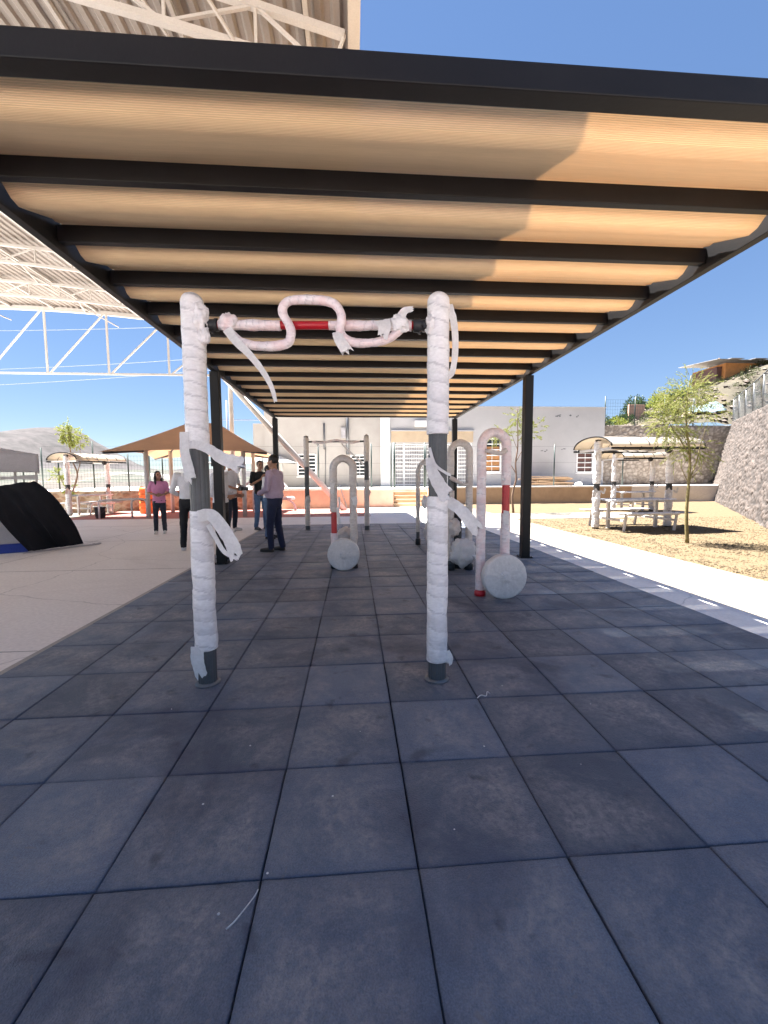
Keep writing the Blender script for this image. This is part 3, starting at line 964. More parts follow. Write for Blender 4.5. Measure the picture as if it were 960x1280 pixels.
gp = [(-.53, -.02, 2.225), (-.50, gy_*.8, 2.175), (-.44, gy_, 2.125), (-.35, gy_, 2.105), (-.24, gy_, 2.105), (-.165, gy_, 2.125), (-.145, gy_, 2.18), (-.160, gy_, 2.235), (-.185, gy_, 2.275),
      (-.190, gy_, 2.320), (-.160, gy_, 2.358), (-.09, gy_, 2.372), (.02, gy_, 2.370), (.105, gy_, 2.352), (.145, gy_, 2.31), (.158, gy_, 2.26), (.145, gy_, 2.21), (.165, gy_, 2.155), (.23, gy_, 2.125), (.34, gy_, 2.125), (.43, gy_, 2.145), (.49, gy_*.8, 2.19), (.52, -.02, 2.23)]
gp = [(x*1.0, y, z) for x, y, z in gp]
sp = smooth_path(gp, 8)
bm = B(); tube(bm, sp, .022, 12); gr = obj('loop_grip', bm, 'red_paint', F1)
bm = B(); wrapped(bm, sp, .0245, .042, 17, n=22, lump=.005, step=.0013, ds=.006); obj('film_wrap', bm, 'film_pink', gr)
bunch(gr, (.50, -.05, 2.235), (.05, .035, .05), 7.7, 'film'); bunch(gr, (-.52, -.03, 2.25), (.05, .035, .045), 8.8, 'film_pink')
# loose strips
strip(br, [(-.52, -.06, 2.20), (-.46, -.09, 2.12), (-.38, -.10, 2.04), (-.31, -.10, 1.95), (-.26, -.10, 1.86), (-.235, -.10, 1.77)], .055, .022, (0, -1, .1), 21)
strip(br, [(.13, -.075, 2.18), (.145, -.09, 2.13), (.17, -.09, 2.09), (.19, -.09, 2.06)], .06, .07, (0, -1, .1), 22)
strip(br, [(.40, -.07, 2.25), (.41, -.09, 2.2), (.40, -.09, 2.15)], .09, .06, (0, -1, .1), 23)
strip(br, [(.50, -.06, 2.25), (.53, -.07, 2.30), (.58, -.07, 2.315)], .06, .03, (0, -1, .1), 24)
strip(pr_, [(hw+.06, -.02, 2.36), (hw+.09, -.03, 2.25), (hw+.10, -.03, 2.10), (hw+.085, -.03, 1.97), (hw+.06, -.03, 1.93)], .05, .035, (.3, -1, 0), 25)
for s, w, seed in (([(-hw-.01, -.07, 1.53), (-hw+.09, -.085, 1.50), (-hw+.18, -.10, 1.44), (-hw+.25, -.11, 1.415), (-hw+.31, -.12, 1.39)], (.045, .10), 31),
                   ([(-hw-.055, -.06, 1.60), (-hw-.05, -.075, 1.48), (-hw-.03, -.08, 1.38), (-hw-.02, -.08, 1.31)], (.05, .07), 32),
                   ([(-hw+.01, -.075, 1.09), (-hw+.10, -.10, 1.10), (-hw+.17, -.12, 1.03), (-hw+.23, -.13, .93), (-hw+.25, -.13, .865)], (.07, .085), 33),
                   ([(-hw+.07, -.07, 1.04), (-hw+.12, -.10, .97), (-hw+.18, -.12, .88), (-hw+.26, -.13, .84)], (.03, .025), 34),
                   ([(-hw-.03, -.06, .27), (-hw-.03, -.072, .19), (-hw-.01, -.075, .10)], (.085, .075), 35)):
    strip(pl, s, w[0], w[1], (0, -1, .15), seed, jag=.5)
for s, w, seed in (([(hw-.06, -.055, 1.44), (hw-.045, -.075, 1.36), (hw+.0, -.08, 1.27), (hw+.05, -.085, 1.20)], (.05, .10), 41),
                   ([(hw-.06, -.05, 1.50), (hw-.03, -.075, 1.40), (hw+.03, -.08, 1.35), (hw+.07, -.08, 1.33)], (.02, .015), 42),
                   ([(hw+.06, -.03, 1.17), (hw+.13, -.06, 1.12), (hw+.19, -.08, 1.05), (hw+.24, -.08, .99)], (.07, .085), 43),
                   ([(hw+.055, -.03, .20), (hw+.075, -.04, .16), (hw+.07, -.04, .12)], (.05, .04), 44)):
    strip(pr_, s, w[0], w[1], (0, -1, .15), seed, jag=.4)

# far pull-up frame
a = math.atan2(10.51-10.70, .339+1.177)
F2 = thing('pull_up_frame', 'far pull-up frame with grey half-bare posts, near the low pink wall', 'exercise frame', (-.42, 10.605, .004), a)
pl2 = frame_post(F2, -.764, 2.40, [(.35, .78), (1.62, 2.41)], 51, dens=.5, mat='film_grey')
bm = B(); wrapped(bm, [(-.764, 0, .12), (-.764, 0, .36)], .063, .058, 54, n=20, ds=.016); obj('film_wrap', bm, 'film_grey', pl2)
pr2 = frame_post(F2, .764, 2.40, [(.12, 1.28), (1.75, 2.42)], 55, dens=.5, mat='film_grey')
bm = B(); tube(bm, [(-.70, 0, 2.25), (.70, 0, 2.25)], .022, 12); br2 = obj('bar', bm, 'plastic_black', F2)
bm = B(); wrapped(bm, smooth_path([(-.60, -.03, 2.25), (-.42, -.05, 2.22), (-.2, -.05, 2.245), (0, -.05, 2.275), (.2, -.05, 2.245), (.42, -.05, 2.22), (.60, -.03, 2.25)], 6), .028, .04, 57, n=16, ds=.014, lump=.008); obj('film_wrap', bm, 'film_pink', br2)
strip(br2, [(.12, -.06, 2.23), (.32, -.08, 2.02), (.50, -.09, 1.86), (.70, -.09, 1.66)], .05, .04, (0, -1, .1), 58)
strip(br2, [(-.5, -.06, 2.22), (-.45, -.07, 2.15), (-.40, -.07, 2.12)], .05, .03, (0, -1, .1), 59)
for z, q in ((.95, pr2), (.80, pl2)): bunch(q, (.79 if q is pr2 else -.74, -.02, z), (.06, .05, .10), z*9, 'film_grey')

# machines made of an upright hoop and a round disc
def hoop(x0, x1, zt, y=0, z0=.02, n=14):
    r = (x1-x0)/2; c = (x0+x1)/2
    P = [(x0, y, z0), (x0, y, (zt-r)*.5)]
    P += [(c-r*math.cos(PI*k/n), y, zt-r+r*math.sin(PI*k/n)) for k in range(n+1)]
    return P+[(x1, y, (zt-r)*.5), (x1, y, z0)]
def disc(root, c, r, th, mat='film_disc', name='disc', seed=1, label=None):
    bm = B(); mt = Matrix.Translation(c) @ Matrix.Rotation(PI/2, 4, 'X')
    rings = [(.02, th/2+.020), (.045, th/2+.018), (.06, th/2+.006)]+[(.06+(r-.075)*k/9, th/2+.006-.004*k/9) for k in range(1, 10)]+[(r-.005, th/2-.003), (r, th/2-.012), (r, -th/2+.012), (r-.006, -th/2), (r*.4, -th/2-.004)]
    lathe(bm, rings, 72, mt)
    for v in bm.verts:
        q = Vector((v.co.x-c[0], 0, v.co.z-c[2])); ang = math.atan2(q.z, q.x); L = q.length
        v.co += q*(.012*noise.noise(Vector((math.cos(ang)*3, math.sin(ang)*3, seed))))
        v.co.y += .004*noise.noise(Vector((math.cos(ang)*6, math.sin(ang)*6, L*9+seed)))+.004*noise.noise(Vector((q.x*20, q.z*20, seed)))
    return obj(name, bm, mat, root)
def path_cut(P, s0, s1):
    """part of a path by fraction of its length"""
    Q = resample(P, .01); n = len(Q)
    return Q[int(s0*(n-1)):int(s1*(n-1))+1]

# near right disc machine
G1 = thing('disc_exercise_machine', 'nearest disc machine at the right, tall pinkish wrapped hoop with bare red patch', 'exercise machine', (1.535, 4.45, .008), .03)
P = hoop(-.140, .140, 1.80, 0, .03)
bm = B(); tube(bm, resample(P, .05), .042, 16); hp = obj('hoop', bm, 'red_paint', G1)
for s0, s1, sd in ((.012, .675, 61), (.76, .985, 63)):
    bm = B(); wrapped(bm, path_cut(P, s0, s1), .050, .052, sd, n=26, lump=.004, step=.0015, ds=.009); obj('film_wrap', bm, 'film_pink', hp)
disc(G1, (.075, -.14, .245), .242, .10, seed=3)
bm = B(); tube(bm, [(.075, -.1, .245), (.075, .02, .245)], .05, 14); obj('axle', bm, 'red_paint', G1)
bm = B(); lathe(bm, [(.062, 0), (.062, .05), (.050, .06), (.050, .07)], 22, Matrix.Translation((-.14, 0, 0))); obj('foot', bm, 'red_paint', G1)
bm = B(); wrapped(bm, smooth_path([(-.12, -.055, 1.60), (-.03, -.05, 1.585), (.05, -.05, 1.575), (.12, -.05, 1.61)], 6), .020, .035, 65, n=16, lump=.012, ds=.01); obj('handle', bm, 'film_grey', G1)
strip(hp, [(.13, -.055, .95), (.115, -.062, .88), (.12, -.065, .80)], .07, .05, (0, -1, 0), 66)
strip(hp, [(.10, -.055, 1.30), (.085, -.065, 1.29), (.07, -.065, 1.30)], .03, .02, (0, -1, 0), 67)
# left disc machine
G2 = thing('disc_exercise_machine', 'left disc machine with ragged film, standing alone between the pull-up frames', 'exercise machine', (-.145, 6.05, .008), -.02)
P = hoop(-.142, .142, 1.60, 0, .03)
bm = B(); tube(bm, resample(P, .06), .042, 14); hp = obj('hoop', bm, 'red_paint', G2)
for s0, s1, sd in ((.02, .15, 71), (.245, .99, 73)):
    bm = B(); wrapped(bm, path_cut(P, s0, s1), .052, .05, sd, n=22, lump=.012, step=.0015, ds=.012); obj('film_wrap', bm, 'film_pink' if sd == 71 else 'film_grey', hp)
disc(G2, (0, -.20, .24), .228, .10, seed=8)
bm = B(); tube(bm, [(0, -.15, .24), (0, .02, .24)], .05, 14); obj('axle', bm, 'plastic_black', G2)
for x in (-.14, .14):
    bm = B(); lathe(bm, [(.06, 0), (.06, .05), (.048, .06)], 18, Matrix.Translation((x, 0, 0))); obj('foot', bm, 'plastic_black', G2)
for s, w, sd in (([(-.08, -.06, .90), (-.075, -.07, .80), (-.06, -.07, .66)], (.05, .04), 74), ([(-.05, -.04, 1.22), (.0, -.05, 1.05), (.04, -.05, .93), (.05, -.05, .88)], (.012, .010), 75),
                 ([(.15, -.055, 1.05), (.17, -.06, .98), (.15, -.06, .92)], (.09, .05), 76), ([(-.15, -.055, 1.25), (-.16, -.06, 1.18), (-.15, -.06, 1.1)], (.06, .05), 77),
                 ([(-.06, -.055, 1.05), (-.055, -.06, .98), (-.06, -.06, .90)], (.03, .02), 78)):
    strip(hp, s, w[0], w[1], (0, -1, 0), sd)
bunch(G2, (.02, .30, .45), (.12, .09, .10), 3.3, 'film_grey')
bm = B(); tube(bm, [(.02, .30, .0), (.02, .30, .40)], .04, 12); obj('seat_post', bm, 'plastic_black', G2)
# second right machine, half hidden behind the right post
G3 = thing('stepper_exercise_machine', 'dusty grey wrapped hoop machine with bulky wrapped pedals, partly behind the right front post', 'exercise machine', (1.50, 5.76, .008), .05)
P = hoop(-.135, .135, 1.80, 0, .03)
bm = B(); tube(bm, resample(P, .06), .040, 14); hp = obj('hoop', bm, 'pole', G3)
for s0, s1, sd in ((.03, .30, 81), (.36, .97, 83)):
    bm = B(); wrapped(bm, path_cut(P, s0, s1), .048, .05, sd, n=22, lump=.006, step=.0015, ds=.012); obj('film_wrap', bm, 'film_grey', hp)
bm = B(); tube(bm, [(-.02, .02, .02), (-.02, .02, .85)], .055, 14); obj('pedal_post', bm, 'plastic_black', G3)
bunch(G3, (.02, -.12, .27), (.17, .10, .19), 5.5, 'film_disc'); bunch(G3, (-.10, -.05, .62), (.09, .08, .12), 6.1, 'film_grey')
bm = B(); wrapped(bm, smooth_path([(-.17, -.08, 1.32), (-.08, -.10, 1.27), (.02, -.10, 1.22), (.10, -.08, 1.22)], 6), .022, .035, 85, n=16, lump=.012, ds=.012); obj('handle', bm, 'film_grey', G3)
bm = B(); wrapped(bm, [(.05, -.15, .30), (.19, -.22, .20), (.24, -.26, .16)], .022, .035, 86, n=14, lump=.006, ds=.012); obj('pedal_arm', bm, 'film', G3)
for x in (-.135, .135):
    bm = B(); lathe(bm, [(.065, 0), (.065, .08), (.05, .09)], 18, Matrix.Translation((x, 0, 0))); obj('foot', bm, 'plastic_black', G3)
# third, farther
G4 = thing('stepper_exercise_machine', 'slim farther hoop machine with a boxy wrapped seat, seen left of the right front post', 'exercise machine', (1.44, 7.95, .008), -.45)
P = hoop(-.20, .20, 1.64, 0, .03)
bm = B(); tube(bm, resample(P, .06), .034, 12); hp = obj('hoop', bm, 'pole', G4)
bm = B(); wrapped(bm, path_cut(P, .07, .97), .040, .05, 91, n=18, lump=.006, step=.0015, ds=.014); obj('film_wrap', bm, 'film_grey', hp)
bunch(G4, (.06, .05, .26), (.13, .13, .22), 9.2, 'film_disc')
bunch(G4, (-.05, -.05, .85), (.05, .05, .12), 2.2, 'film')
bm = B(); tube(bm, [(-.14, -.03, 1.60), (.10, -.06, 1.55)], .022, 10); obj('handle', bm, 'film_disc', G4)
for x in (-.2, .2):
    bm = B(); lathe(bm, [(.05, 0), (.05, .12), (.042, .13)], 16, Matrix.Translation((x, 0, 0))); obj('foot', bm, 'plastic_black', G4)

# litter on the rubber floor
def litter(name, label, cat, ctrl, r, mat):
    bm = B(); tube(bm, smooth_path(ctrl, 8), r, 6); tag(obj(name, bm, mat), label, cat)
z = .0125
litter('plastic_thread', 'short white plastic thread lying on a front rubber tile', 'thread', [(-.385, 1.135, z), (-.365, 1.155, z+.002), (-.345, 1.19, z), (-.325, 1.225, z+.001), (-.318, 1.248, z)], .0022, 'paper')
litter('plastic_thread', 'crinkled pale thread scrap in front of the right post base', 'thread', [(.72, 2.32, z), (.75, 2.345, z+.003), (.78, 2.34, z), (.80, 2.38, z+.004), (.81, 2.36, z)], .0028, 'paper')

# ------------------------------------------------------------------ low walls, steps, building
bm = B(); box(bm, -3.2, 1.83, 19.0, 19.2, -.05, .80, bev=.01)
w = tag(obj('low_block_wall', bm, 'wall_pink'), 'low pinkish block wall left of the concrete steps', 'wall')
bm = B(); box(bm, -3.25, 1.83, 18.97, 19.23, .802, .90, bev=.01); obj('coping', bm, 'concrete', w)
bm = B(); box(bm, 3.64, 14.6, 20.8, 21.0, -.05, .80, bev=.01)
w = tag(obj('low_block_wall', bm, 'wall_tan'), 'low tan block wall right of the steps, behind the yellow gravel', 'wall')
bm = B(); box(bm, 3.62, 14.6, 20.77, 21.03, .802, .88, bev=.01); obj('coping', bm, 'concrete', w)
ST = thing('steps', 'short flight of concrete steps up to the barred school gate', 'steps', (2.73, 19.2, 0))
for i in range(5):
    bm = B(); box(bm, -.86, .86, .28*i, .28*i+.30 if i < 4 else 1.4, -.02 if i == 0 else .17*i-.005, .17*(i+1), bev=.012); obj('step', bm, 'wall_tan' if i < 4 else 'concrete', ST)
for x in (-.875, .875):
    bm = B(); box(bm, x-.012, x+.012, 0, 1.38, 0, .82); obj('side_wall', bm, 'wall_tan', ST)

BD = thing('school_building', 'long one-storey white and cream building with barred windows and a barred gate', 'building', (5, 24, .85))
def bobj(name, bm, mat, parent=BD):
    if parent is BD: loc(bm, BD)
    return obj(name, bm, mat, parent)
BT = 5.42
def wall_with_holes(bm, x0, x1, z0, z1, y0, y1, holes):
    """wall panel butted together from boxes round its openings"""
    xs = sorted({x0, x1, *[h[0] for h in holes], *[h[1] for h in holes]})
    for a, b in zip(xs, xs[1:]):
        hs = sorted([(h[2], h[3]) for h in holes if h[0] <= a and h[1] >= b])
        z = z0
        for p, q in hs+[(z1, z1)]:
            if p > z: box(bm, a, b, y0, y1, z, p)
            z = q
    bmesh.ops.remove_doubles(bm, verts=bm.verts, dist=1e-4)
    ints = {}
    for f in bm.faces:
        k = tuple(round(c, 3) for c in f.calc_center_median()); ints.setdefault(k, []).append(f)
    dead = [f for fs in ints.values() if len(fs) > 1 for f in fs]
    bmesh.ops.delete(bm, geom=dead, context='FACES_ONLY')
    return bm
WL = [(-3.14, -2.12, 1.50, 2.72), (-.12, .88, 1.48, 2.66)]
WR = [(2.25, 6.95, .85, 3.36), (7.62, 8.66, 1.66, 3.62), (13.34, 14.32, 1.62, 3.06)]
bm = B(); wall_with_holes(bm, -4.95, 1.58, .85, BT, 24, 24.25, WL); bobj('wall', bm, 'paint_cream')
bm = B(); wall_with_holes(bm, 2.12, 15.0, .85, BT, 24, 24.25, WR); bobj('wall', bm, 'paint_white')
bm = B(); box(bm, -4.95, 15.0, 24.26, 29.6, .85, BT-.12); box(bm, -4.99, 15.04, 23.96, 29.64, BT+.002, BT+.05); bobj('roof', bm, 'paint_white')
bm = B(); box(bm, 1.583, 2.117, 23.90, 24.24, .85, BT); bobj('pilaster', bm, 'white_paint')
bm = B(); box(bm, -5.6, -4.955, 24.1, 29, .85, 4.45); bobj('side_wing', bm, 'paint_cream')
bm = B(); box(bm, 2.2, 7.0, 23.955, 23.998, 3.40, 4.02, bev=.006); bobj('lintel', bm, 'lintel')
bm = B(); box(bm, 2.19, 7.05, 23.86, 23.996, 4.024, 4.08, bev=.006); bobj('canopy_slab', bm, 'paint_white')
def window(x0, x1, z0, z1, nv, nh, panel=None, frame='white_paint', glass='dark_glass', kick=0):
    bm = B()
    for a in ((x0-.03, x0+.035, z0, z1), (x1-.035, x1+.03, z0, z1), (x0+.036, x1-.036, z1-.05, z1+.03), (x0+.036, x1-.036, z0-.03, z0+.05)):
        box(bm, a[0], a[1], 23.97, 24.06, a[2], a[3])
    f = bobj('window', bm, frame)
    F = f.location
    def sub(name, bm, mat): o = obj(name, loc(bm, BD), mat, f); return o
    bm = B(); box(bm, x0+.037, x1-.037, 24.10, 24.115, z0+.05, z1-.05); sub('glass', bm, glass)
    if panel:
        bm = B(); box(bm, x0+.05, x1-.05, 24.075, 24.095, z0+.10, z1-(z1-z0)*.24); sub('panel', bm, panel)
    bm = B()
    for i in range(1, nh): box(bm, x0+.04, x1-.04, 23.985, 24.01, z0+(z1-z0)*i/nh-.028, z0+(z1-z0)*i/nh+.028)
    for i in range(1, nv): box(bm, x0+(x1-x0)*i/nv-.012, x0+(x1-x0)*i/nv+.012, 23.972, 23.984, z0+.05, z1-.05)
    sub('window_bars', bm, frame)
    bm = B(); box(bm, x0-.08, x1+.08, 23.93, 23.998, z0-.10, z0-.032); sub('sill', bm, frame)
window(-3.14, -2.12, 1.50, 2.72, 2, 6); window(-.12, .88, 1.48, 2.66, 2, 6)
window(7.62, 8.66, 1.66, 3.62, 2, 6, 'brown_panel'); window(13.34, 14.32, 1.62, 3.06, 2, 5, 'dark_brown')
# barred entrance
bm = B()
for x in (2.27, 2.95, 4.55, 6.10, 6.90): box(bm, x-.045, x+.045, 24.02, 24.10, .86, 3.35)
for z in (.95, 3.28): box(bm, 2.32, 6.85, 24.03, 24.09, z-.04, z+.04)
g = bobj('gate', bm, 'white_paint')
bm = B()
for i in range(10): box(bm, 2.32, 6.85, 24.045, 24.07, 1.16+.22*i-.025, 1.16+.22*i+.025)
for i in range(44): box(bm, 2.36+.102*i-.008, 2.36+.102*i+.008, 24.072, 24.088, .99, 3.24)
obj('gate_bars', loc(bm, BD), 'white_paint', g)
bm = B(); box(bm, 2.27, 6.9, 24.20, 24.24, .86, 3.35); bobj('door_panel', bm, 'tin')
# conduits, meter box, wall unit, pipes
bm = B(); tube(bm, [(-1.62, 23.96, 3.0), (-1.62, 23.96, 4.45)], .05, 8); bobj('conduit', bm, 'galv')
bm = B(); tube(bm, [(-.30, 23.95, 2.7), (-.30, 23.95, BT-.02)], .09, 10); bobj('conduit', bm, 'galv')
bm = B(); box(bm, -.66, -.40, 23.86, 23.995, 3.62, 4.22, bev=.01); bobj('meter_box', bm, 'tin')
bm = B(); tube(bm, [(-1.6, 23.97, 1.0), (-1.55, 23.97, 3.1)], .018, 6); bobj('conduit', bm, 'galv')
bm = B(); box(bm, 3.55, 4.25, 23.78, 23.995, 4.28, 4.62, bev=.02); bobj('wall_unit', bm, 'white_paint')
bm = B(); tube(bm, [(9.6, 23.97, 4.9), (9.75, 23.94, 4.62), (10.1, 23.95, 4.6)], .015, 6); bobj('loose_cable', bm, 'wire')
rnd = random.Random(12)
for cx, cz, n in ((12.9, 4.95, 9), (11.4, 2.9, 3), (12.4, 3.0, 2)):      # chipped plaster
    for k in range(n):
        bm = B()
        x, z = cx+rnd.uniform(-.9, .9)*(n/9), cz+rnd.uniform(-.06, .06)
        a, b = rnd.uniform(.03, .14), rnd.uniform(.02, .06)
        ps = [bm.verts.new((x+a*math.cos(t*.9)*rnd.uniform(.6, 1.2), 23.996, z+b*math.sin(t*.9)*rnd.uniform(.6, 1.2))) for t in range(7)]
        f = bm.faces.new(ps)
        r = bmesh.ops.extrude_face_region(bm, geom=[f]); bmesh.ops.translate(bm, verts=[v for v in r['geom'] if isinstance(v, bmesh.types.BMVert)], vec=(0, .006, 0))
        bobj('chipped_patch', bm, 'galv')

# lumber pile on the terrace
LP = thing('lumber_pile', 'messy pile of brown planks against the white building wall', 'lumber pile', (10.9, 22.6, .85))
for k in range(16):
    bm = B()
    l = rnd.uniform(1.6, 2.9); z = .06+.085*(k//3)+rnd.uniform(0, .03); a = rnd.uniform(-.14, .14)
    y = (k % 3-1)*.28+rnd.uniform(-.08, .08); x = rnd.uniform(-.3, .3)
    d = Vector((math.cos(a), math.sin(a), rnd.uniform(-.05, .05)))*l/2
    bar(bm, Vector((x, y, z))-d, Vector((x, y, z))+d, rnd.uniform(.10, .22), rnd.uniform(.04, .08)); obj('plank', bm, 'wood', LP)
bm = B(); bmesh.ops.create_icosphere(bm, subdivisions=3, radius=.16)
for v in bm.verts: v.co = Vector((v.co.x*1.3+12.6, v.co.y+22.4, v.co.z*.7+.95))+v.co.normalized()*.04*noise.noise(v.co*12)
tag(obj('cement_bag', bm, 'white_cloth'), 'small white sack lying beside the plank pile', 'sack')

# ------------------------------------------------------------------ fences
def mesh_fence(name, label, posts, z0, z1, mat, wires, parent_loc, vs=0, rp=.03, group=None):
    """posts at 2D points, wires between them"""
    T = thing(name, label, 'fence', parent_loc, 0, group)
    for (x, y), hz_ in posts:
        bm = B(); tube(bm, [(x, y, z0), (x, y, hz_)], rp, 8); loc(bm, T); obj('post', bm, mat, T)
    bm = B()
    for z in wires:
        P = [(x, y, z) for (x, y), h in posts]
        for a, b in zip(P, P[1:]): bar(bm, a, b, .007)
    if vs:
        for ((xa, ya), h), ((xb, yb), h2) in zip(posts, posts[1:]):
            n = max(1, int(math.hypot(xb-xa, yb-ya)/vs))
            for k in range(n):
                t = k/n; bar(bm, (xa+(xb-xa)*t, ya+(yb-ya)*t, wires[0]), (xa+(xb-xa)*t, ya+(yb-ya)*t, wires[-1]), .005)
    loc(bm, T); obj('mesh_panel', bm, mat, T)
    return T
rnd = random.Random(5)
mesh_fence('mesh_fence', 'dark green post and mesh fence standing on the low stone wall', [((-21+1.42*i, 18.66), 2.42+rnd.uniform(-.04, .04)+(.55 if i in (7, 11) else 0)) for i in range(13)], .86, 2.4, 'fence_green',
           [.95+.2*i for i in range(8)], (-12, 18.66, .86), .12)
mesh_fence('mesh_fence', 'thin dark fence on the terrace in front of the cream wall and windows', [((x, 21.3), h) for x, h in ((-15, 2.9), (-10, 2.9), (-6.5, 2.9), (-1.75, 3.1), (.93, 3.1), (1.95, 3.1))], .85, 3.1, 'fence_green', [.95, 1.5, 2.1, 2.95], (0, 21.3, .85), .0, .035)
mesh_fence('mesh_fence', 'thin dark fence right of the steps before the white wall', [((x, 21.3), 3.05) for x in (3.75, 7.82, 10.6, 14.4)], .85, 3.1, 'fence_green', [.95, 1.5, 2.1, 2.95], (9, 21.3, .85), .0, .035)
# double gate posts by the steps
for x, lb in ((2.06, 'left'), (3.58, 'right')):
    bm = B(); tube(bm, [(x, 20.75, .85), (x, 20.75, 3.1)], .05, 10); tag(obj('gate_post', bm, 'fence_green'), 'dark steel gate post at the %s top corner of the steps' % lb, 'post')
# fence above the back stone wall
pts = [((15.3+1.9*i, 24.5), 6.2) for i in range(4)]
mesh_fence('mesh_fence', 'dark posts and mesh on top of the shaded stone wall below the hillside', pts, 4.4, 6.2, 'fence_green', [4.6+.2*i for i in range(8)], (18, 24.5, 4.4), .15, .035)
# pipe fence on the right-hand wall
T = thing('pipe_fence', 'galvanised pipe and chain-link fence with sloping top rail on the high stone wall', 'fence', tuple(A0)+(2.75,))
Pb = []
for s in [.02+.098*i for i in range(11)]:
    p = A0.lerp(A1, s)+wn*(.95)
    zb = wtop(s)-.15; zt_ = wtop(s)+1.35+.55*max(0, .75-s)
    Pb.append((Vector((p.x, p.y, zb)), Vector((p.x, p.y, zt_))))
    bm = B(); tube(bm, [Pb[-1][0], Pb[-1][1]], .024, 8); loc(bm, T); obj('post', bm, 'galv', T)
bm = B()
for a, b in zip(Pb, Pb[1:]): tube(bm, [a[1], b[1]], .028, 8)
loc(bm, T); obj('top_rail', bm, 'galv', T)
bm = B()
for a, b in zip(Pb, Pb[1:]):
    for k in range(18):
        t = k/18
        p0 = a[0].lerp(b[0], t); p1 = a[1].lerp(b[1], t)
        for sgn in (1, -1):
            q1 = a[1].lerp(b[1], min(1, max(0, t+sgn*.45))); bar(bm, p0, q1, .005)
loc(bm, T); obj('chain_link', bm, 'galv', T)

# ------------------------------------------------------------------ hillside things
rnd = random.Random(21)
bm = B()
tint = bm.faces.layers.float.new('tint')
for _ in range(900):
    x = 15+rnd.random()*26; y = 24.6+rnd.random()*8
    s = rnd.uniform(.05, .22)*(1 if rnd.random() < .9 else 1.8)
    vs = []
    for v in OCT: vs.append(bm.verts.new((x+v.x*s*rnd.uniform(.6, 1.5), y+v.y*s*rnd.uniform(.6, 1.3), hz(x, y)+.02+v.z*s*rnd.uniform(.4, .8))))
    tv = rnd.random()
    for f in OF: q = bm.faces.new([vs[i] for i in f]); q[tint] = tv
MAT['rock'] = attr_scale(M('hill_rock', (.15, .12, .10), .9, .15, 4, .5, 20), 'tint', .6, 1.3)
o = obj('rubble', bm, 'rock', norm=False); o['kind'] = 'stuff'

def leaf(bm, tl, p, d, l, w, rnd):
    s = d.cross(Vector((rnd.uniform(-1, 1), rnd.uniform(-1, 1), rnd.uniform(-1, 1)))).normalized()*w
    n = d.cross(s).normalized()*w*.5
    a = bm.verts.new(p); b = bm.verts.new(p+d*l*.5+s+n); c = bm.verts.new(p+d*l); e = bm.verts.new(p+d*l*.5-s+n)
    f = bm.faces.new((a, b, c, e)); f[tl] = rnd.random()

def bush(name, label, x, y, z, rx, rz_, n, mat='leaf_dark', seed=1, ls=.09):
    rnd = random.Random(seed); T = thing(name, label, 'bush', (x, y, z))
    bm = B(); tl = bm.faces.layers.float.new('tint')
    for _ in range(n):
        d = Vector((rnd.gauss(0, 1), rnd.gauss(0, 1), abs(rnd.gauss(0, 1)))).normalized()
        k = rnd.random()**.45*(1+.45*noise.noise(d*2.3+Vector((seed, 0, 0))))
        p = Vector((d.x*rx*k, d.y*rx*k, d.z*rz_*k))
        leaf(bm, tl, p, (d+Vector((rnd.uniform(-.6, .6), rnd.uniform(-.6, .6), rnd.uniform(-.4, .8)))).normalized(), ls*rnd.uniform(.6, 1.4), ls*.3, rnd)
    obj('foliage', bm, mat, T, norm=False)
    bm = B()
    for k in range(6):
        a = k*1.05+rnd.random(); tube(bm, [(0, 0, -.15), (math.cos(a)*rx*.25, math.sin(a)*rx*.25, rz_*.35), (math.cos(a)*rx*.6, math.sin(a)*rx*.6, rz_*.8)], [.03, .02, .006], 5)
    obj('stems', bm, 'bark_brown', T)
bush('bush', 'big dark green bush on the skyline above the building corner', 21.3, 30.2, hz(21.3, 30.2), .95, 1.35, 2600, seed=3, ls=.14)
bush('bush', 'low olive bush halfway up the dirt hillside above the dark posts', 18.4, 27.2, hz(18.4, 27.2), .9, .6, 1300, seed=4, ls=.12)
bush('bush', 'small dark bush at the left foot of the hillside by the building corner', 15.9, 25.6, hz(15.9, 25.6), .6, .7, 1000, seed=5, ls=.10)
bush('bush', 'bright yellow-green shrub on the slope between the dark bush and the house', 21.6, 28.2, hz(21.6, 28.2), .8, .9, 1500, 'leaf', seed=9, ls=.12)
bush('bush', 'bright green low shrub near the foot of the dirt slope', 17.2, 26.4, hz(17.2, 26.4), .7, .6, 1100, 'leaf', seed=10, ls=.10)
bush('bush', 'wide scrubby bush just left of the brick house', 24.0, 29.3, hz(24.0, 29.3), 1.0, .75, 1500, seed=6, ls=.12)
HB = thing('brick_house', 'orange brick house with a patched tin roof on the hilltop', 'house', (29.2, 29.6, hz(28.6, 29.6)-.75))
bm = B(); box(bm, -1.5, 2.6, 0, 3, 0, 1.55); obj('wall', bm, 'brick', HB)
bm = B(); box(bm, -1.9, -1.503, .3, 2.6, .1, 1.35); obj('side_room', bm, 'dark_brown', HB)
bm = B(); box(bm, 1.3, 2.0, -.03, -.002, .45, 1.15); obj('window', bm, 'dark_brown', HB)
rnd = random.Random(33)
for k in range(6):
    bm = B(); z = 1.60+rnd.uniform(0, .10); bar(bm, (-2.2+.92*k, -.6+rnd.uniform(-.3, .2), z), (-2.1+.92*k, 3.2, z+.35), 1.0, .035); obj('roof_panel', bm, 'tin', HB)
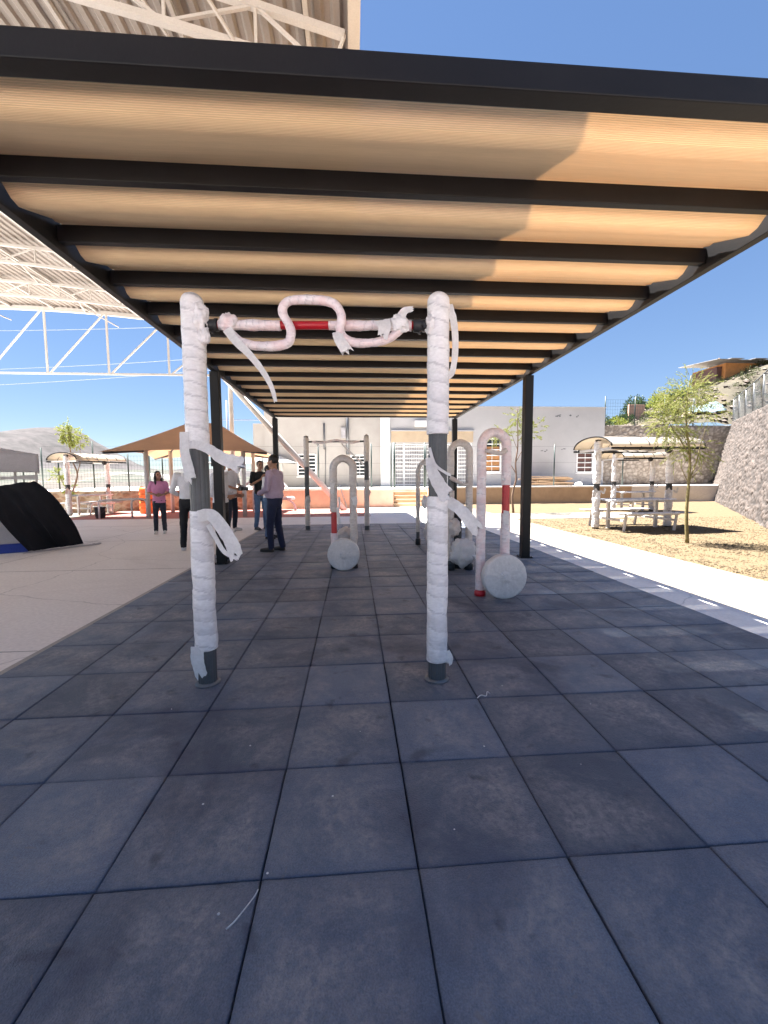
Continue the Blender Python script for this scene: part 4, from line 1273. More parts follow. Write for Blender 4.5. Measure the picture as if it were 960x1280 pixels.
bm = B(); box(bm, 18.4, 19.5, 26.8, 26.95, hz(19, 26.8)-.2, hz(19, 26.8)+1.05, bev=.02); tag(obj('brick_pillar_wall', bm, 'wall_pink'), 'small pinkish wall stub on the lower left of the hillside', 'wall')
bm = B()
g = [[bm.verts.new((21.8+.16*i, 25.4+.12*j, hz(21.8+.16*i, 25.4+.12*j)+.16+.14*noise.noise(Vector((i*.35, j*.4, 3))))) for j in range(9)] for i in range(15)]
for a, b in zip(g, g[1:]):
    for j in range(8): f = bm.faces.new((a[j], b[j], b[j+1], a[j+1])); f.smooth = True
r = bmesh.ops.extrude_face_region(bm, geom=list(bm.faces)); bmesh.ops.translate(bm, verts=[v for v in r['geom'] if isinstance(v, bmesh.types.BMVert)], vec=(0, 0, -.02))
tag(obj('tarpaulin', bm, 'tarp'), 'crumpled blue-grey tarpaulin spread on the dirt slope', 'tarpaulin')
bm = B(); bmesh.ops.create_icosphere(bm, subdivisions=3, radius=.22)
for v in bm.verts: v.co = Vector((v.co.x*1.4+21.2, v.co.y+25.2, v.co.z*.8+hz(21.2, 25.2)+.12))
tag(obj('sack', bm, 'lintel'), 'yellow sack at the left end of the blue-grey tarpaulin', 'sack')
UP = thing('utility_pole', 'twin-post wooden utility pole on the hilltop behind the brick house', 'utility pole', (29.6, 32.6, 6.2))
for x in (-.42, .30):
    bm = B(); tube(bm, [(x, 0, 0), (x, 0, 4.3 if x < 0 else 4.75)], .06, 8); obj('post', bm, 'bark_brown', UP)
for z in (3.75, 4.25): 
    bm = B(); box(bm, -.8 if z < 4 else -.1, .45 if z < 4 else .8, -.09, -.065, z-.03, z+.03); obj('crossarm', bm, 'bark_brown', UP)

rnd = random.Random(44)
bm = B(); tl = bm.faces.layers.float.new('tint')
for _ in range(420):
    x = 15.5+rnd.random()*24; y = 24.8+rnd.random()*7; r = rnd.uniform(.10, .42)
    for _ in range(int(60*r/.25)):
        d = Vector((rnd.gauss(0, 1), rnd.gauss(0, 1), abs(rnd.gauss(0, 1)))).normalized()
        leaf(bm, tl, Vector((x, y, hz(x, y)-.02))+d*r*rnd.random()**.5, (d+Vector((0, 0, .6))).normalized(), .12*rnd.uniform(.5, 1.3), .022, rnd)
MAT['scrub'] = thin(attr_scale(M('dry_scrub', (.085, .10, .035), .7, .15, 2), 'tint', .5, 1.4), .25)
o = obj('undergrowth', bm, 'scrub', norm=False); o['kind'] = 'stuff'

# ------------------------------------------------------------------ trees
def sapling(name, label, base, trunk, limbs, blobs, leafmat, n, seed, barkmat='bark', r0=.035, ll=.05, group=None):
    """slender tree: trunk path, limbs [(path, r)], feathery foliage along drooping twigs in blobs [(centre, radii, share)]"""
    rnd = random.Random(seed); T = thing(name, label, 'tree', base, 0, group)
    bm = B(); P = smooth_path(trunk, 6); tube(bm, P, [r0*(1-.75*i/(len(P)-1)) for i in range(len(P))], 9); obj('trunk', bm, barkmat, T)
    for path, r in limbs:
        bm = B(); P = smooth_path(path, 5); tube(bm, P, [r*(1-.8*i/(len(P)-1)) for i in range(len(P))], 6); obj('limb', bm, barkmat, T)
    bm = B(); tl = bm.faces.layers.float.new('tint')
    tw = B()
    for c, rad, share in blobs:
        c = Vector(c)
        for _ in range(int(n*share/22)):
            d = Vector((rnd.gauss(0, 1), rnd.gauss(0, 1), rnd.gauss(0, 1))).normalized()
            k = rnd.random()**.5
            p = c+Vector((d.x*rad[0]*k, d.y*rad[1]*k, d.z*rad[2]*k))
            g = (d+Vector((rnd.uniform(-.5, .5), rnd.uniform(-.5, .5), rnd.uniform(-.2, .6)))).normalized()
            L = rnd.uniform(.12, .30)*(rad[0]/.4)**.5
            pts = [p]
            for s in range(6):
                g = (g+Vector((0, 0, -.13))).normalized(); pts.append(pts[-1]+g*L/6)
            tube(tw, pts, [.003, .0028, .0025, .002, .0018, .0014, .001], 3, cap=False)
            for q in range(22):
                t = q/22*6; i = int(t); pt = pts[i].lerp(pts[min(i+1, 6)], t-i)
                dd = (g+Vector((rnd.uniform(-1, 1), rnd.uniform(-1, 1), rnd.uniform(-.8, .5)))).normalized()
                leaf(bm, tl, pt, dd, ll*rnd.uniform(.6, 1.3), ll*.13, rnd)
    obj('crown', bm, leafmat, T, norm=False)
    obj('twigs', tw, barkmat, T)
    return T
# young tree on the right gravel
sapling('young_tree', 'slim green-barked young tree with feathery yellow-green crown in the gravel', 'tree' and (6.68, 7.78, -.02),
        [(0, 0, 0), (-.05, 0, .6), (-.02, .02, 1.2), (.0, .05, 1.75), (-.10, .05, 2.3), (-.12, .05, 2.8), (-.10, .0, 3.3)],
        [([(-.03, .02, 1.25), (.14, .05, 1.6), (.22, .05, 2.0), (.30, 0, 2.4)], .016), ([(0, .05, 1.75), (-.2, .1, 2.1), (-.42, .1, 2.4), (-.5, .1, 2.65)], .016),
         ([(0, .05, 1.6), (-.15, -.1, 2.0), (-.3, -.15, 2.3)], .012), ([(-.1, .05, 2.3), (.1, .05, 2.6), (.3, .05, 2.85)], .012), ([(-.02, .02, 1.2), (-.2, 0, 1.5), (-.3, 0, 1.75)], .010),
         ([(.0, .0, 1.3), (.2, .05, 1.45), (.36, .05, 1.7)], .010)],
        [((-.48, .05, 2.38), (.34, .34, .34), .30), ((-.12, .05, 2.95), (.40, .40, .36), .30), ((.26, .05, 2.62), (.26, .3, .30), .08), ((.16, .05, 1.85), (.34, .3, .45), .10), ((-.2, .05, 1.9), (.3, .3, .3), .08), ((-.45, 0, 2.75), (.3, .3, .25), .12)], 'leaf', 15000, 5, r0=.036, ll=.036)
sapling('young_tree', 'bare-limbed young tree with a thin pale crown in front of the white wall', (6.02, 15.2, -.02),
        [(0, 0, 0), (-.05, 0, .7), (.08, 0, 1.3), (.05, 0, 1.9), (.12, 0, 2.5), (.10, 0, 3.3), (.08, 0, 3.9)],
        [([(.07, 0, 1.5), (-.3, 0, 2.1), (-.55, 0, 2.7), (-.6, 0, 3.2)], .018), ([(.05, 0, 1.9), (.35, 0, 2.5), (.5, 0, 3.1)], .016), ([(.1, 0, 2.4), (-.1, 0, 2.9), (-.2, 0, 3.4)], .012)],
        [((-.55, 0, 2.95), (.42, .4, .30), .36), ((.10, 0, 3.55), (.35, .35, .35), .26), ((.55, 0, 3.0), (.38, .35, .35), .30), ((.9, 0, 3.3), (.25, .25, .2), .08)], 'leaf', 3600, 6, 'bark_brown', .045, .075)
sapling('young_tree', 'crooked young tree with a small green tuft before the stone wall, left', (-11.6, 18.0, -.02),
        [(0, 0, 0), (-.06, 0, .55), (.1, 0, 1.0), (.28, 0, 1.6), (.12, 0, 2.15), (.05, 0, 2.8), (.05, 0, 3.4)],
        [([(.28, 0, 1.6), (.42, 0, 2.1), (.45, 0, 2.6), (.5, 0, 3.1)], .022), ([(0, 0, .8), (-.3, 0, 1.2), (-.45, 0, 1.7), (-.6, 0, 2.3)], .018)],
        [((.02, 0, 3.2), (.30, .3, .48), .60), ((.42, 0, 3.0), (.25, .25, .3), .14), ((-.4, 0, 1.55), (.28, .25, .2), .14), ((-.1, 0, 1.0), (.2, .2, .2), .12)], 'leaf', 5200, 7, 'bark_brown', .05, .08)

# ------------------------------------------------------------------ covered picnic tables
def kiosk(name, label, loc_, rz, hw_=1.0, seed=1, group='covered picnic tables'):
    rnd = random.Random(seed)
    K = thing(name, label, 'picnic shelter', loc_, rz, group)
    for sx in (-1, 1):
        bm = B(); tube(bm, [(sx*hw_, 0, 0), (sx*hw_, 0, 2.28)], .075, 14); p = obj('post', bm, 'plastic_black', K)
        for z0, z1 in ((.03, .98), (1.16, 2.30)):
            bm = B(); wrapped(bm, [(sx*hw_, 0, z0), (sx*hw_, 0, z1)], .085, .06, seed+sx+z0*3, n=20, lump=.022, step=.008, ds=.02, closed_top=z1 > 2); obj('film_wrap', bm, 'film', p)
        strip(p, [(sx*hw_-.05, -.10, 1.0), (sx*hw_-.12, -.12, .95), (sx*hw_-.16, -.12, .82)], .12, .08, (0, -1, 0), seed+3, 'film_disc')
        strip(p, [(sx*hw_+.05, -.10, .98), (sx*hw_+.12, -.12, .92), (sx*hw_+.15, -.12, 1.05)], .05, .05, (0, -1, 0), seed+4, 'film_disc')
        strip(p, [(sx*hw_-.06, -.09, 1.95), (sx*hw_-.11, -.10, 1.86), (sx*hw_-.10, -.10, 1.75)], .08, .05, (0, -1, 0), seed+5, 'film_disc')
    # barrel roof, axis along X
    def arc(t): return (-.78*math.cos(PI*t), 2.07+.27*math.sin(PI*t))
    N = 16
    x0, x1 = -hw_-.18, hw_+.22
    bm = B()
    A = [[bm.verts.new((x, arc(k/N)[0], arc(k/N)[1])) for k in range(N+1)] for x in (x0, x1)]
    C = [[bm.verts.new((x, arc(k/N)[0]*1.008, arc(k/N)[1]+.010)) for k in range(N+1)] for x in (x0, x1)]
    for k in range(N):
        bm.faces.new((A[0][k], A[0][k+1], A[1][k+1], A[1][k])).smooth = True
        bm.faces.new((C[1][k], C[1][k+1], C[0][k+1], C[0][k])).smooth = True
        bm.faces.new((A[0][k], C[0][k], C[0][k+1], A[0][k+1])); bm.faces.new((A[1][k+1], C[1][k+1], C[1][k], A[1][k]))
    for k in (0, N): bm.faces.new((A[0][k], A[1][k], C[1][k], C[0][k]))
    rf = obj('roof', bm, 'poly', K)
    for i in range(6):
        x = x0+(x1-x0)*i/5
        bm = B(); tube(bm, [(x, arc(k/N)[0]*1.0, arc(k/N)[1]+(.014 if 0 < i < 5 else .004)) for k in range(N+1)], .020 if i in (0, 5) else .014, 6); obj('rib', bm, 'steel', rf)
    for k in (0, N):
        bm = B(); bar(bm, (x0, arc(k/N)[0], 2.02), (x1, arc(k/N)[0], 2.02), .04, .05); obj('eave_rail', bm, 'steel', rf)
    for sx in (-1, 1):
        bm = B(); bar(bm, (sx*hw_, -.76, 2.03), (sx*hw_, .76, 2.03), .06, .06); obj('cross_arm', bm, 'film_disc', K)
    bm = B(); bar(bm, (-hw_, 0, 2.24), (hw_, 0, 2.24), .08, .10); obj('ridge_beam', bm, 'film_disc', K)
    bm = B(); bmesh.ops.create_icosphere(bm, subdivisions=2, radius=.09); shift(bm, hw_-.5, -.5, 2.0); obj('lamp', bm, 'plastic_black', K)
    # table and benches, still in film
    bm = B(); box(bm, -hw_+.10, hw_-.10, -.36, .36, .72, .765, bev=.012); tb = obj('table_top', bm, 'table_grey', K)
    bm = B(); wrapped(bm, [(-hw_+.10, -.35, .742), (hw_-.10, -.35, .742)], .030, .06, seed, n=12, lump=.012, ds=.03); obj('edge_film', bm, 'film', tb)
    for sx in (-1, 1):
        bm = B(); bar(bm, (sx*(hw_-.35), 0, 0), (sx*(hw_-.35), 0, .72), .07); bar(bm, (sx*(hw_-.35), -.62, .25), (sx*(hw_-.35), .62, .25), .05); obj('table_leg', bm, 'film_disc', K)
    for sy in (-1, 1):
        bm = B(); box(bm, -hw_+.05, hw_-.05, sy*.68-.14, sy*.68+.14, .425, .455, bev=.01); bn = obj('bench', bm, 'table_grey', K)
        bm = B(); wrapped(bm, [(-hw_+.25, sy*.68-.12, .43), (hw_-.4, sy*.68-.12, .43)], .035, .06, seed+7, n=12, lump=.03, ds=.03); obj('edge_film', bm, 'film', bn)
        for sx in (-1, 1):
            bm = B(); bar(bm, (sx*(hw_-.35)-.08, sy*.68-.02, 0), (sx*(hw_-.35), sy*.68, .42), .045); obj('bench_leg', bm, 'film_disc', bn)
    return K
kiosk('picnic_shelter', 'nearest covered picnic table on the gravel, posts wrapped in shaggy white film', (7.30, 10.34, -.01), .05, 1.03, 2)
kiosk('picnic_shelter', 'second covered picnic table, directly behind the nearest gravel one', (11.0, 15.6, -.01), .02, .80, 5)
kiosk('picnic_shelter', 'covered picnic table at the far left in front of the low stone wall', (-10.35, 17.1, .0), 1.18, .80, 8)
for x, s in ((-2.1, 4), ):
    pass

# ------------------------------------------------------------------ tensile canopies at the left
def canopy(name, label, c, rz, sx, sy, ze, za_, mat, apex=0):
    T = thing(name, label, 'canopy', c, rz, 'fabric sunshades')
    bm = B()
    n = 16
    def edge(a, b, k):
        t = k/n; p = a.lerp(b, t); cc = Vector((0, 0, p.z)); inward = (cc-p); inward.z = 0
        return p+inward*(.14*math.sin(PI*t))+Vector((0, 0, .10*math.sin(PI*t)))
    cs = [Vector((-sx, -sy, ze)), Vector((sx, -sy, ze)), Vector((sx, sy, ze)), Vector((-sx, sy, ze))]
    ring = []
    for i in range(4):
        for k in range(n): ring.append(edge(cs[i], cs[(i+1) % 4], k))
    ap = [Vector((-sx*.18, 0, za_)), Vector((sx*.18, 0, za_))]
    rows = []
    M_ = 8
    for j in range(M_+1):
        t = j/M_
        row = []
        for p in ring:
            q = Vector((max(-sx*.2, min(sx*.2, p.x*.25)), 0, za_)) if abs(p.x) < 99 else ap[0]
            w = p.lerp(q, t); w.z = p.z+(za_-p.z)*(t**1.12)
            row.append(bm.verts.new(w))
        rows.append(row)
    N = len(ring)
    for a, b in zip(rows, rows[1:]):
        for k in range(N): bm.faces.new((a[k], a[(k+1) % N], b[(k+1) % N], b[k])).smooth = True
    bmesh.ops.remove_doubles(bm, verts=bm.verts, dist=.004)
    obj('canopy_cloth', bm, mat, T)
    for i, p in enumerate(cs):
        px, py = p.x*.62, p.y*.55
        bm = B(); tube(bm, [(px, py, 0), (px, py, ze+.25)], .075, 10); o = obj('post', bm, 'white_steel', T)
        bm = B(); tube(bm, [(px, py, ze+.10), (p.x*.97, p.y*.97, ze-.03)], .035, 8); obj('strut', bm, 'plastic_black', o)
        bm = B(); tube(bm, [(px, py, ze+.2), (px*.2, 0, za_-.06)], .03, 8); obj('rafter', bm, 'plastic_black', o)
    return T
canopy('fabric_canopy', 'large tan peaked fabric sunshade with dark struts over the red court', (-5.55, 16.1, 0), .10, 2.55, 2.3, 2.2, 3.42, 'canopy')
canopy('fabric_canopy', 'smaller pale grey fabric sunshade behind the left black column', (-5.4, 24.5, .0), -.05, 2.4, 1.6, 2.2, 3.0, 'canopy_grey')

# ------------------------------------------------------------------ left side objects
PT = thing('pop_up_tent', 'grey pop-up tent with a black side curtain and blue hem at the left edge', 'tent', (-5.76, 8.1, 0), R(36))
bpy.context.view_layer.update()
TI = PT.matrix_world.inverted()
def sheet(pts_fn, nu, nv, th=.006, world=False):
    bm = B()
    g = [[bm.verts.new((TI @ pts_fn(i/nu, j/nv)) if world else pts_fn(i/nu, j/nv)) for j in range(nv+1)] for i in range(nu+1)]
    for a, b in zip(g, g[1:]):
        for j in range(nv): bm.faces.new((a[j], b[j], b[j+1], a[j+1])).smooth = True
    bmesh.ops.recalc_face_normals(bm, faces=bm.faces)
    bmesh.ops.solidify(bm, geom=list(bm.faces), thickness=th)
    return bm
def val(u, v):
    x = -2.6+2.6*u
    return Vector((x, .035*noise.noise(Vector((u*9, v*2, 1)))*v, 1.80-.33*v-.03*math.sin(PI*min(1, u*2))*(1-v)))
obj('valance', sheet(val, 60, 10), 'tent_grey', PT)
def val2(u, v): return Vector((.004+.02*noise.noise(Vector((u*7, v*2, 5)))*v, 2.6*u, 1.80-.33*v))
obj('valance', sheet(val2, 40, 8), 'tent_grey', PT)
def roofp(u, v): return Vector((-2.6+2.6*u, 2.6*v, 1.803+.30*min(u, 1-u, v, 1-v)*2))
obj('tent_roof', sheet(roofp, 20, 20), 'tent_grey', PT)
bm = B(); bar(bm, (-2.58, -.03, 1.20), (-.02, -.03, 1.40), .030, .05); obj('truss_bar', bm, 'white_steel', PT)
bm = B(); bar(bm, (-2.58, -.07, 1.42), (-.02, -.07, 1.36), .030, .05); obj('truss_bar', bm, 'white_steel', PT)
for x, y in ((-.35, .70), (-.03, 2.55), (-2.55, .03), (-2.55, 2.55)):
    bm = B(); bar(bm, (x, y, 0), (x, y, 1.80), .04); obj('leg', bm, 'white_steel', PT)
def curt(u, v):
    a = Vector((-6.50, 7.66, 1.18)).lerp(Vector((-5.80, 8.02, 1.315)), u)
    b = Vector((-5.98, 8.05, .012)).lerp(Vector((-5.59, 8.90, .012)), u)
    p = a.lerp(b, v)
    p.x += .17*u*u*math.sin(PI*v**.8) + .035*noise.noise(Vector((u*4, v*3, 2)))
    w = math.sin(u*2*PI*1.7+.4)+.45*math.sin(u*2*PI*4.6+2+.8*v)+.5*noise.noise(Vector((u*8, v*1.3, 1)))
    p.y += -.050*w*math.sin(PI*v*.62)**.7 - .05*math.sin(PI*v) + .02*noise.noise(Vector((u*8, v*3, 7)))
    p.z += .02*noise.noise(Vector((u*6, v*2, 4)))*(1-v)
    return p
obj('side_curtain', sheet(curt, 130, 80, .004, True), 'tent_black', PT)
def grey(u, v):
    a = Vector((-8.2, 6.9, 1.22)).lerp(Vector((-6.60, 7.72, 1.12)), u)
    b = Vector((-8.2, 6.9, .17)).lerp(Vector((-6.02, 8.07, .17)), u); p = a.lerp(b, v)
    p.y += .05+.03*noise.noise(Vector((u*8, v*4, 3))); return p
obj('side_panel', sheet(grey, 40, 24, .004, True), 'tent_grey', PT)
def hem(u, v):
    a = Vector((-8.2, 6.9, .168)).lerp(Vector((-6.02, 8.07, .168)), u)
    b = Vector((-8.2, 6.86, .004)).lerp(Vector((-5.99, 8.03, .004)), u); p = a.lerp(b, v); p.y += .05+.02*noise.noise(Vector((u*9, v, 1))); return p
obj('blue_hem', sheet(hem, 40, 4, .004, True), 'tent_blue', PT)
def skirt(u, v):
    a = Vector((-6.0, 8.0, 0)).lerp(Vector((-5.25, 8.98, 0)), u)
    return a+Vector((.05*v, -.16*v+.05*noise.noise(Vector((u*5, v*2, 3))), .012+.035*abs(noise.noise(Vector((u*14, v*5, 8))))*(1-v)))
obj('ground_flap', sheet(skirt, 40, 8, .004, True), 'tent_grey', PT)

bm = B(); lathe(bm, [(.135, 0), (.14, .01), (.172, .36), (.185, .365), (.185, .39), (.168, .39), (.150, .06)], 28, Matrix.Translation((-8.75, 14.98, .006)))
bk = tag(obj('bucket', bm, 'bucket'), 'dark grey bucket on the kerb below the far left picnic table', 'bucket')
bm = B(); tube(bm, [(-8.93, 14.98, .37), (-8.95, 14.93, .27), (-8.85, 14.82, .17), (-8.66, 14.82, .17), (-8.56, 14.92, .27), (-8.57, 14.98, .37)], .007, 6); obj('handle', bm, 'galv', bk)
BR = thing('bike_rack', 'pale pink tubular hoop rack on the red floor left of the pink-shirted woman', 'bike rack', (-7.6, 14.75, .004), .25)
bm = B(); tube(bm, smooth_path([(-1.0, .2, .62), (0, .05, .66), (.36, 0, .66), (.46, 0, .58), (.48, 0, .4), (.48, 0, 0)], 6), .035, 10); obj('hoop', bm, 'white_steel', BR)
bm = B(); tube(bm, smooth_path([(.02, .02, 0), (.02, .02, .5), (.06, .02, .62), (.2, .02, .68)], 6), .035, 10); obj('hoop', bm, 'white_steel', BR)
bm = B(); tube(bm, [(-1.0, .2, 0), (-1.0, .2, .62)], .03, 10); obj('leg', bm, 'film_pink', BR)
for z, lb in ((.02, 'lower orange drum in the stack beside the pink-shirted woman'), (.56, 'upper orange drum standing on another orange drum')):
    D = thing('drum', lb, 'drum', (-8.15, 17.0, z), 0, 'stacked orange drums')
    bm = B(); lathe(bm, [(.24, 0), (.25, .02), (.255, .16), (.265, .17), (.265, .20), (.255, .21), (.255, .36), (.265, .37), (.265, .40), (.255, .41), (.24, .49)], 28); obj('drum_body', bm, 'orange', D)
    bm = B(); lathe(bm, [(.20, .492), (.20, .525), (.19, .53)], 24); obj('lid', bm, 'plastic_black', D)
# benches, play equipment on the red court
def play(name, label, x, y, seed, kind):
    T = thing(name, label, 'exercise machine', (x, y, .004), 0, 'pinkish wrapped machines on the red court')
    bm = B(); wrapped(bm, [(0, 0, 0), (0, 0, 1.55)], .055, .06, seed, n=14, lump=.02, ds=.025); obj('post', bm, 'film_pink', T)
    bm = B(); wrapped(bm, smooth_path([(-.35, 0, 1.1), (-.1, -.05, 1.25), (.15, 0, 1.15), (.4, -.1, .9)], 5), .045, .05, seed+1, n=12, lump=.02, ds=.025); obj('arm', bm, 'film_pink', T)
    bm = B(); wrapped(bm, smooth_path([(0, 0, .45), (.3, -.1, .5), (.6, -.15, .30), (.7, -.15, .02)], 5), .05, .05, seed+2, n=12, lump=.02, ds=.025); obj('leg', bm, 'film_pink', T)
    bunch(T, (.45, -.1, .52), (.2, .16, .08), seed, 'film_pink')
    return T
play('exercise_machine', 'pinkish wrapped machine just right of the rust-capped man', -3.9, 16.8, 3, 0)
play('exercise_machine', 'pinkish wrapped machine farther along, beside the black-shirted man', -3.1, 17.6, 7, 0)
play('exercise_machine', 'pinkish wrapped machine between the pink woman and the left front post', -5.6, 17.2, 9, 0)
bm = B()
for k in range(26):
    pass
g = [[bm.verts.new((-24.5+.5*i, 33+.5*j, 1.2+.75*math.sin(PI*i/22)*(1 if 0 < j < 12 else 1))) for j in range(13)] for i in range(23)]
for a_, b_ in zip(g, g[1:]):
    for j in range(12): bm.faces.new((a_[j], b_[j], b_[j+1], a_[j+1])).smooth = True
bmesh.ops.solidify(bm, geom=list(bm.faces), thickness=.05)
sh = tag(obj('shed_roof', bm, 'white_steel'), 'low curved white roof beyond the green fence at the left', 'shed')
bm = B(); box(bm, -24.2, -13.8, 33.3, 38.7, -.06, 1.15); obj('shed_wall', bm, 'paint_white', sh)
for k, (x, h, p) in enumerate(((-16.2, 3.0, 0), (-15.3, 2.4, 0))):
    pass
# wires and poles
UP = thing('utility_pole', 'distant grey utility pole with thin crossarm between left column and building', 'utility pole', (-9.3, 32, -.05))
bm = B(); tube(bm, [(0, 0, 0), (0, 0, 7.2)], .07, 8); obj('post', bm, 'wire_far', UP)
bm = B(); box(bm, -.3, 2.4, -.04, .04, 5.75, 5.80); obj('crossarm', bm, 'wire_far', UP)
for k, (z0, z1, sag) in enumerate(((26.5, 30, 1.2), (20.5, 25.6, 1.2), (15.0, 22.5, 1.4), (12.6, 21.4, 1.4))):
    P = [(-75+6*i, 60, z0+(z1-z0)*i/16-sag*math.sin(PI*i/16)) for i in range(17)]
    bm = B(); tube(bm, P, .03, 5); tag(obj('power_line', bm, 'wire_far'), ['topmost', 'second', 'third', 'lowest'][k]+' thin power line crossing the sky at the left', 'power line', 'power lines')

# ------------------------------------------------------------------ people
DG = bpy.context.evaluated_depsgraph_get
def capsule(bm, p0, r0, p1, r1, sub=2):
    p0, p1 = Vector(p0), Vector(p1)
    ax = (p1-p0)
    ax = ax.normalized() if ax.length > 1e-5 else Vector((0, 0, 1))
    r = bmesh.ops.create_icosphere(bm, subdivisions=sub, radius=1)
    for v in r['verts']:
        d = v.co.normalized()
        v.co = (p1+d*r1) if d.dot(ax) > 0 else (p0+d*r0)
def loft(bm, secs, n=24):
    """closed body of elliptical sections (x, y, z, half width, half depth)"""
    rings = [[bm.verts.new((x+a*math.cos(2*PI*k/n), y+b*math.sin(2*PI*k/n), z)) for k in range(n)] for x, y, z, a, b in secs]
    for p, q in zip(rings, rings[1:]):
        for k in range(n): bm.faces.new((p[k], p[(k+1) % n], q[(k+1) % n], q[k]))
    bm.faces.new(rings[0][::-1]); bm.faces.new(rings[-1])
def ell(bm, c, r, sub=4, rot=None):
    q = bmesh.ops.create_icosphere(bm, subdivisions=sub, radius=1)
    for v in q['verts']:
        p = Vector((v.co.x*r[0], v.co.y*r[1], v.co.z*r[2]))
        if rot: p = rot @ p
        v.co = p+Vector(c)
def remesh(name, bm, mat, parent, vox=.012, sm=3, wr=0, seed=0):
    """one continuous surface grown from the overlapping volumes"""
    bmesh.ops.recalc_face_normals(bm, faces=bm.faces)
    o = obj(name, bm, mat, None, False)
    a = o.modifiers.new('r', 'REMESH'); a.mode = 'VOXEL'; a.voxel_size = vox; a.use_smooth_shade = True
    b = o.modifiers.new('s', 'SMOOTH'); b.iterations = sm; b.factor = .5
    dg = DG(); dg.update()
    me = bpy.data.meshes.new_from_object(o.evaluated_get(dg))
    o.modifiers.clear()
    old = o.data; o.data = me; bpy.data.meshes.remove(old)
    if wr:
        for v in me.vertices:
            p = v.co
            v.co = p+v.normal*(wr*noise.noise(Vector((p.x*9, p.y*9, p.z*14+seed)))+wr*.6*noise.noise(Vector((p.x*16+5, p.y*16, p.z*40+seed))))
    for p in me.polygons: p.use_smooth = True
    if parent is not None: o.parent = parent
    return o

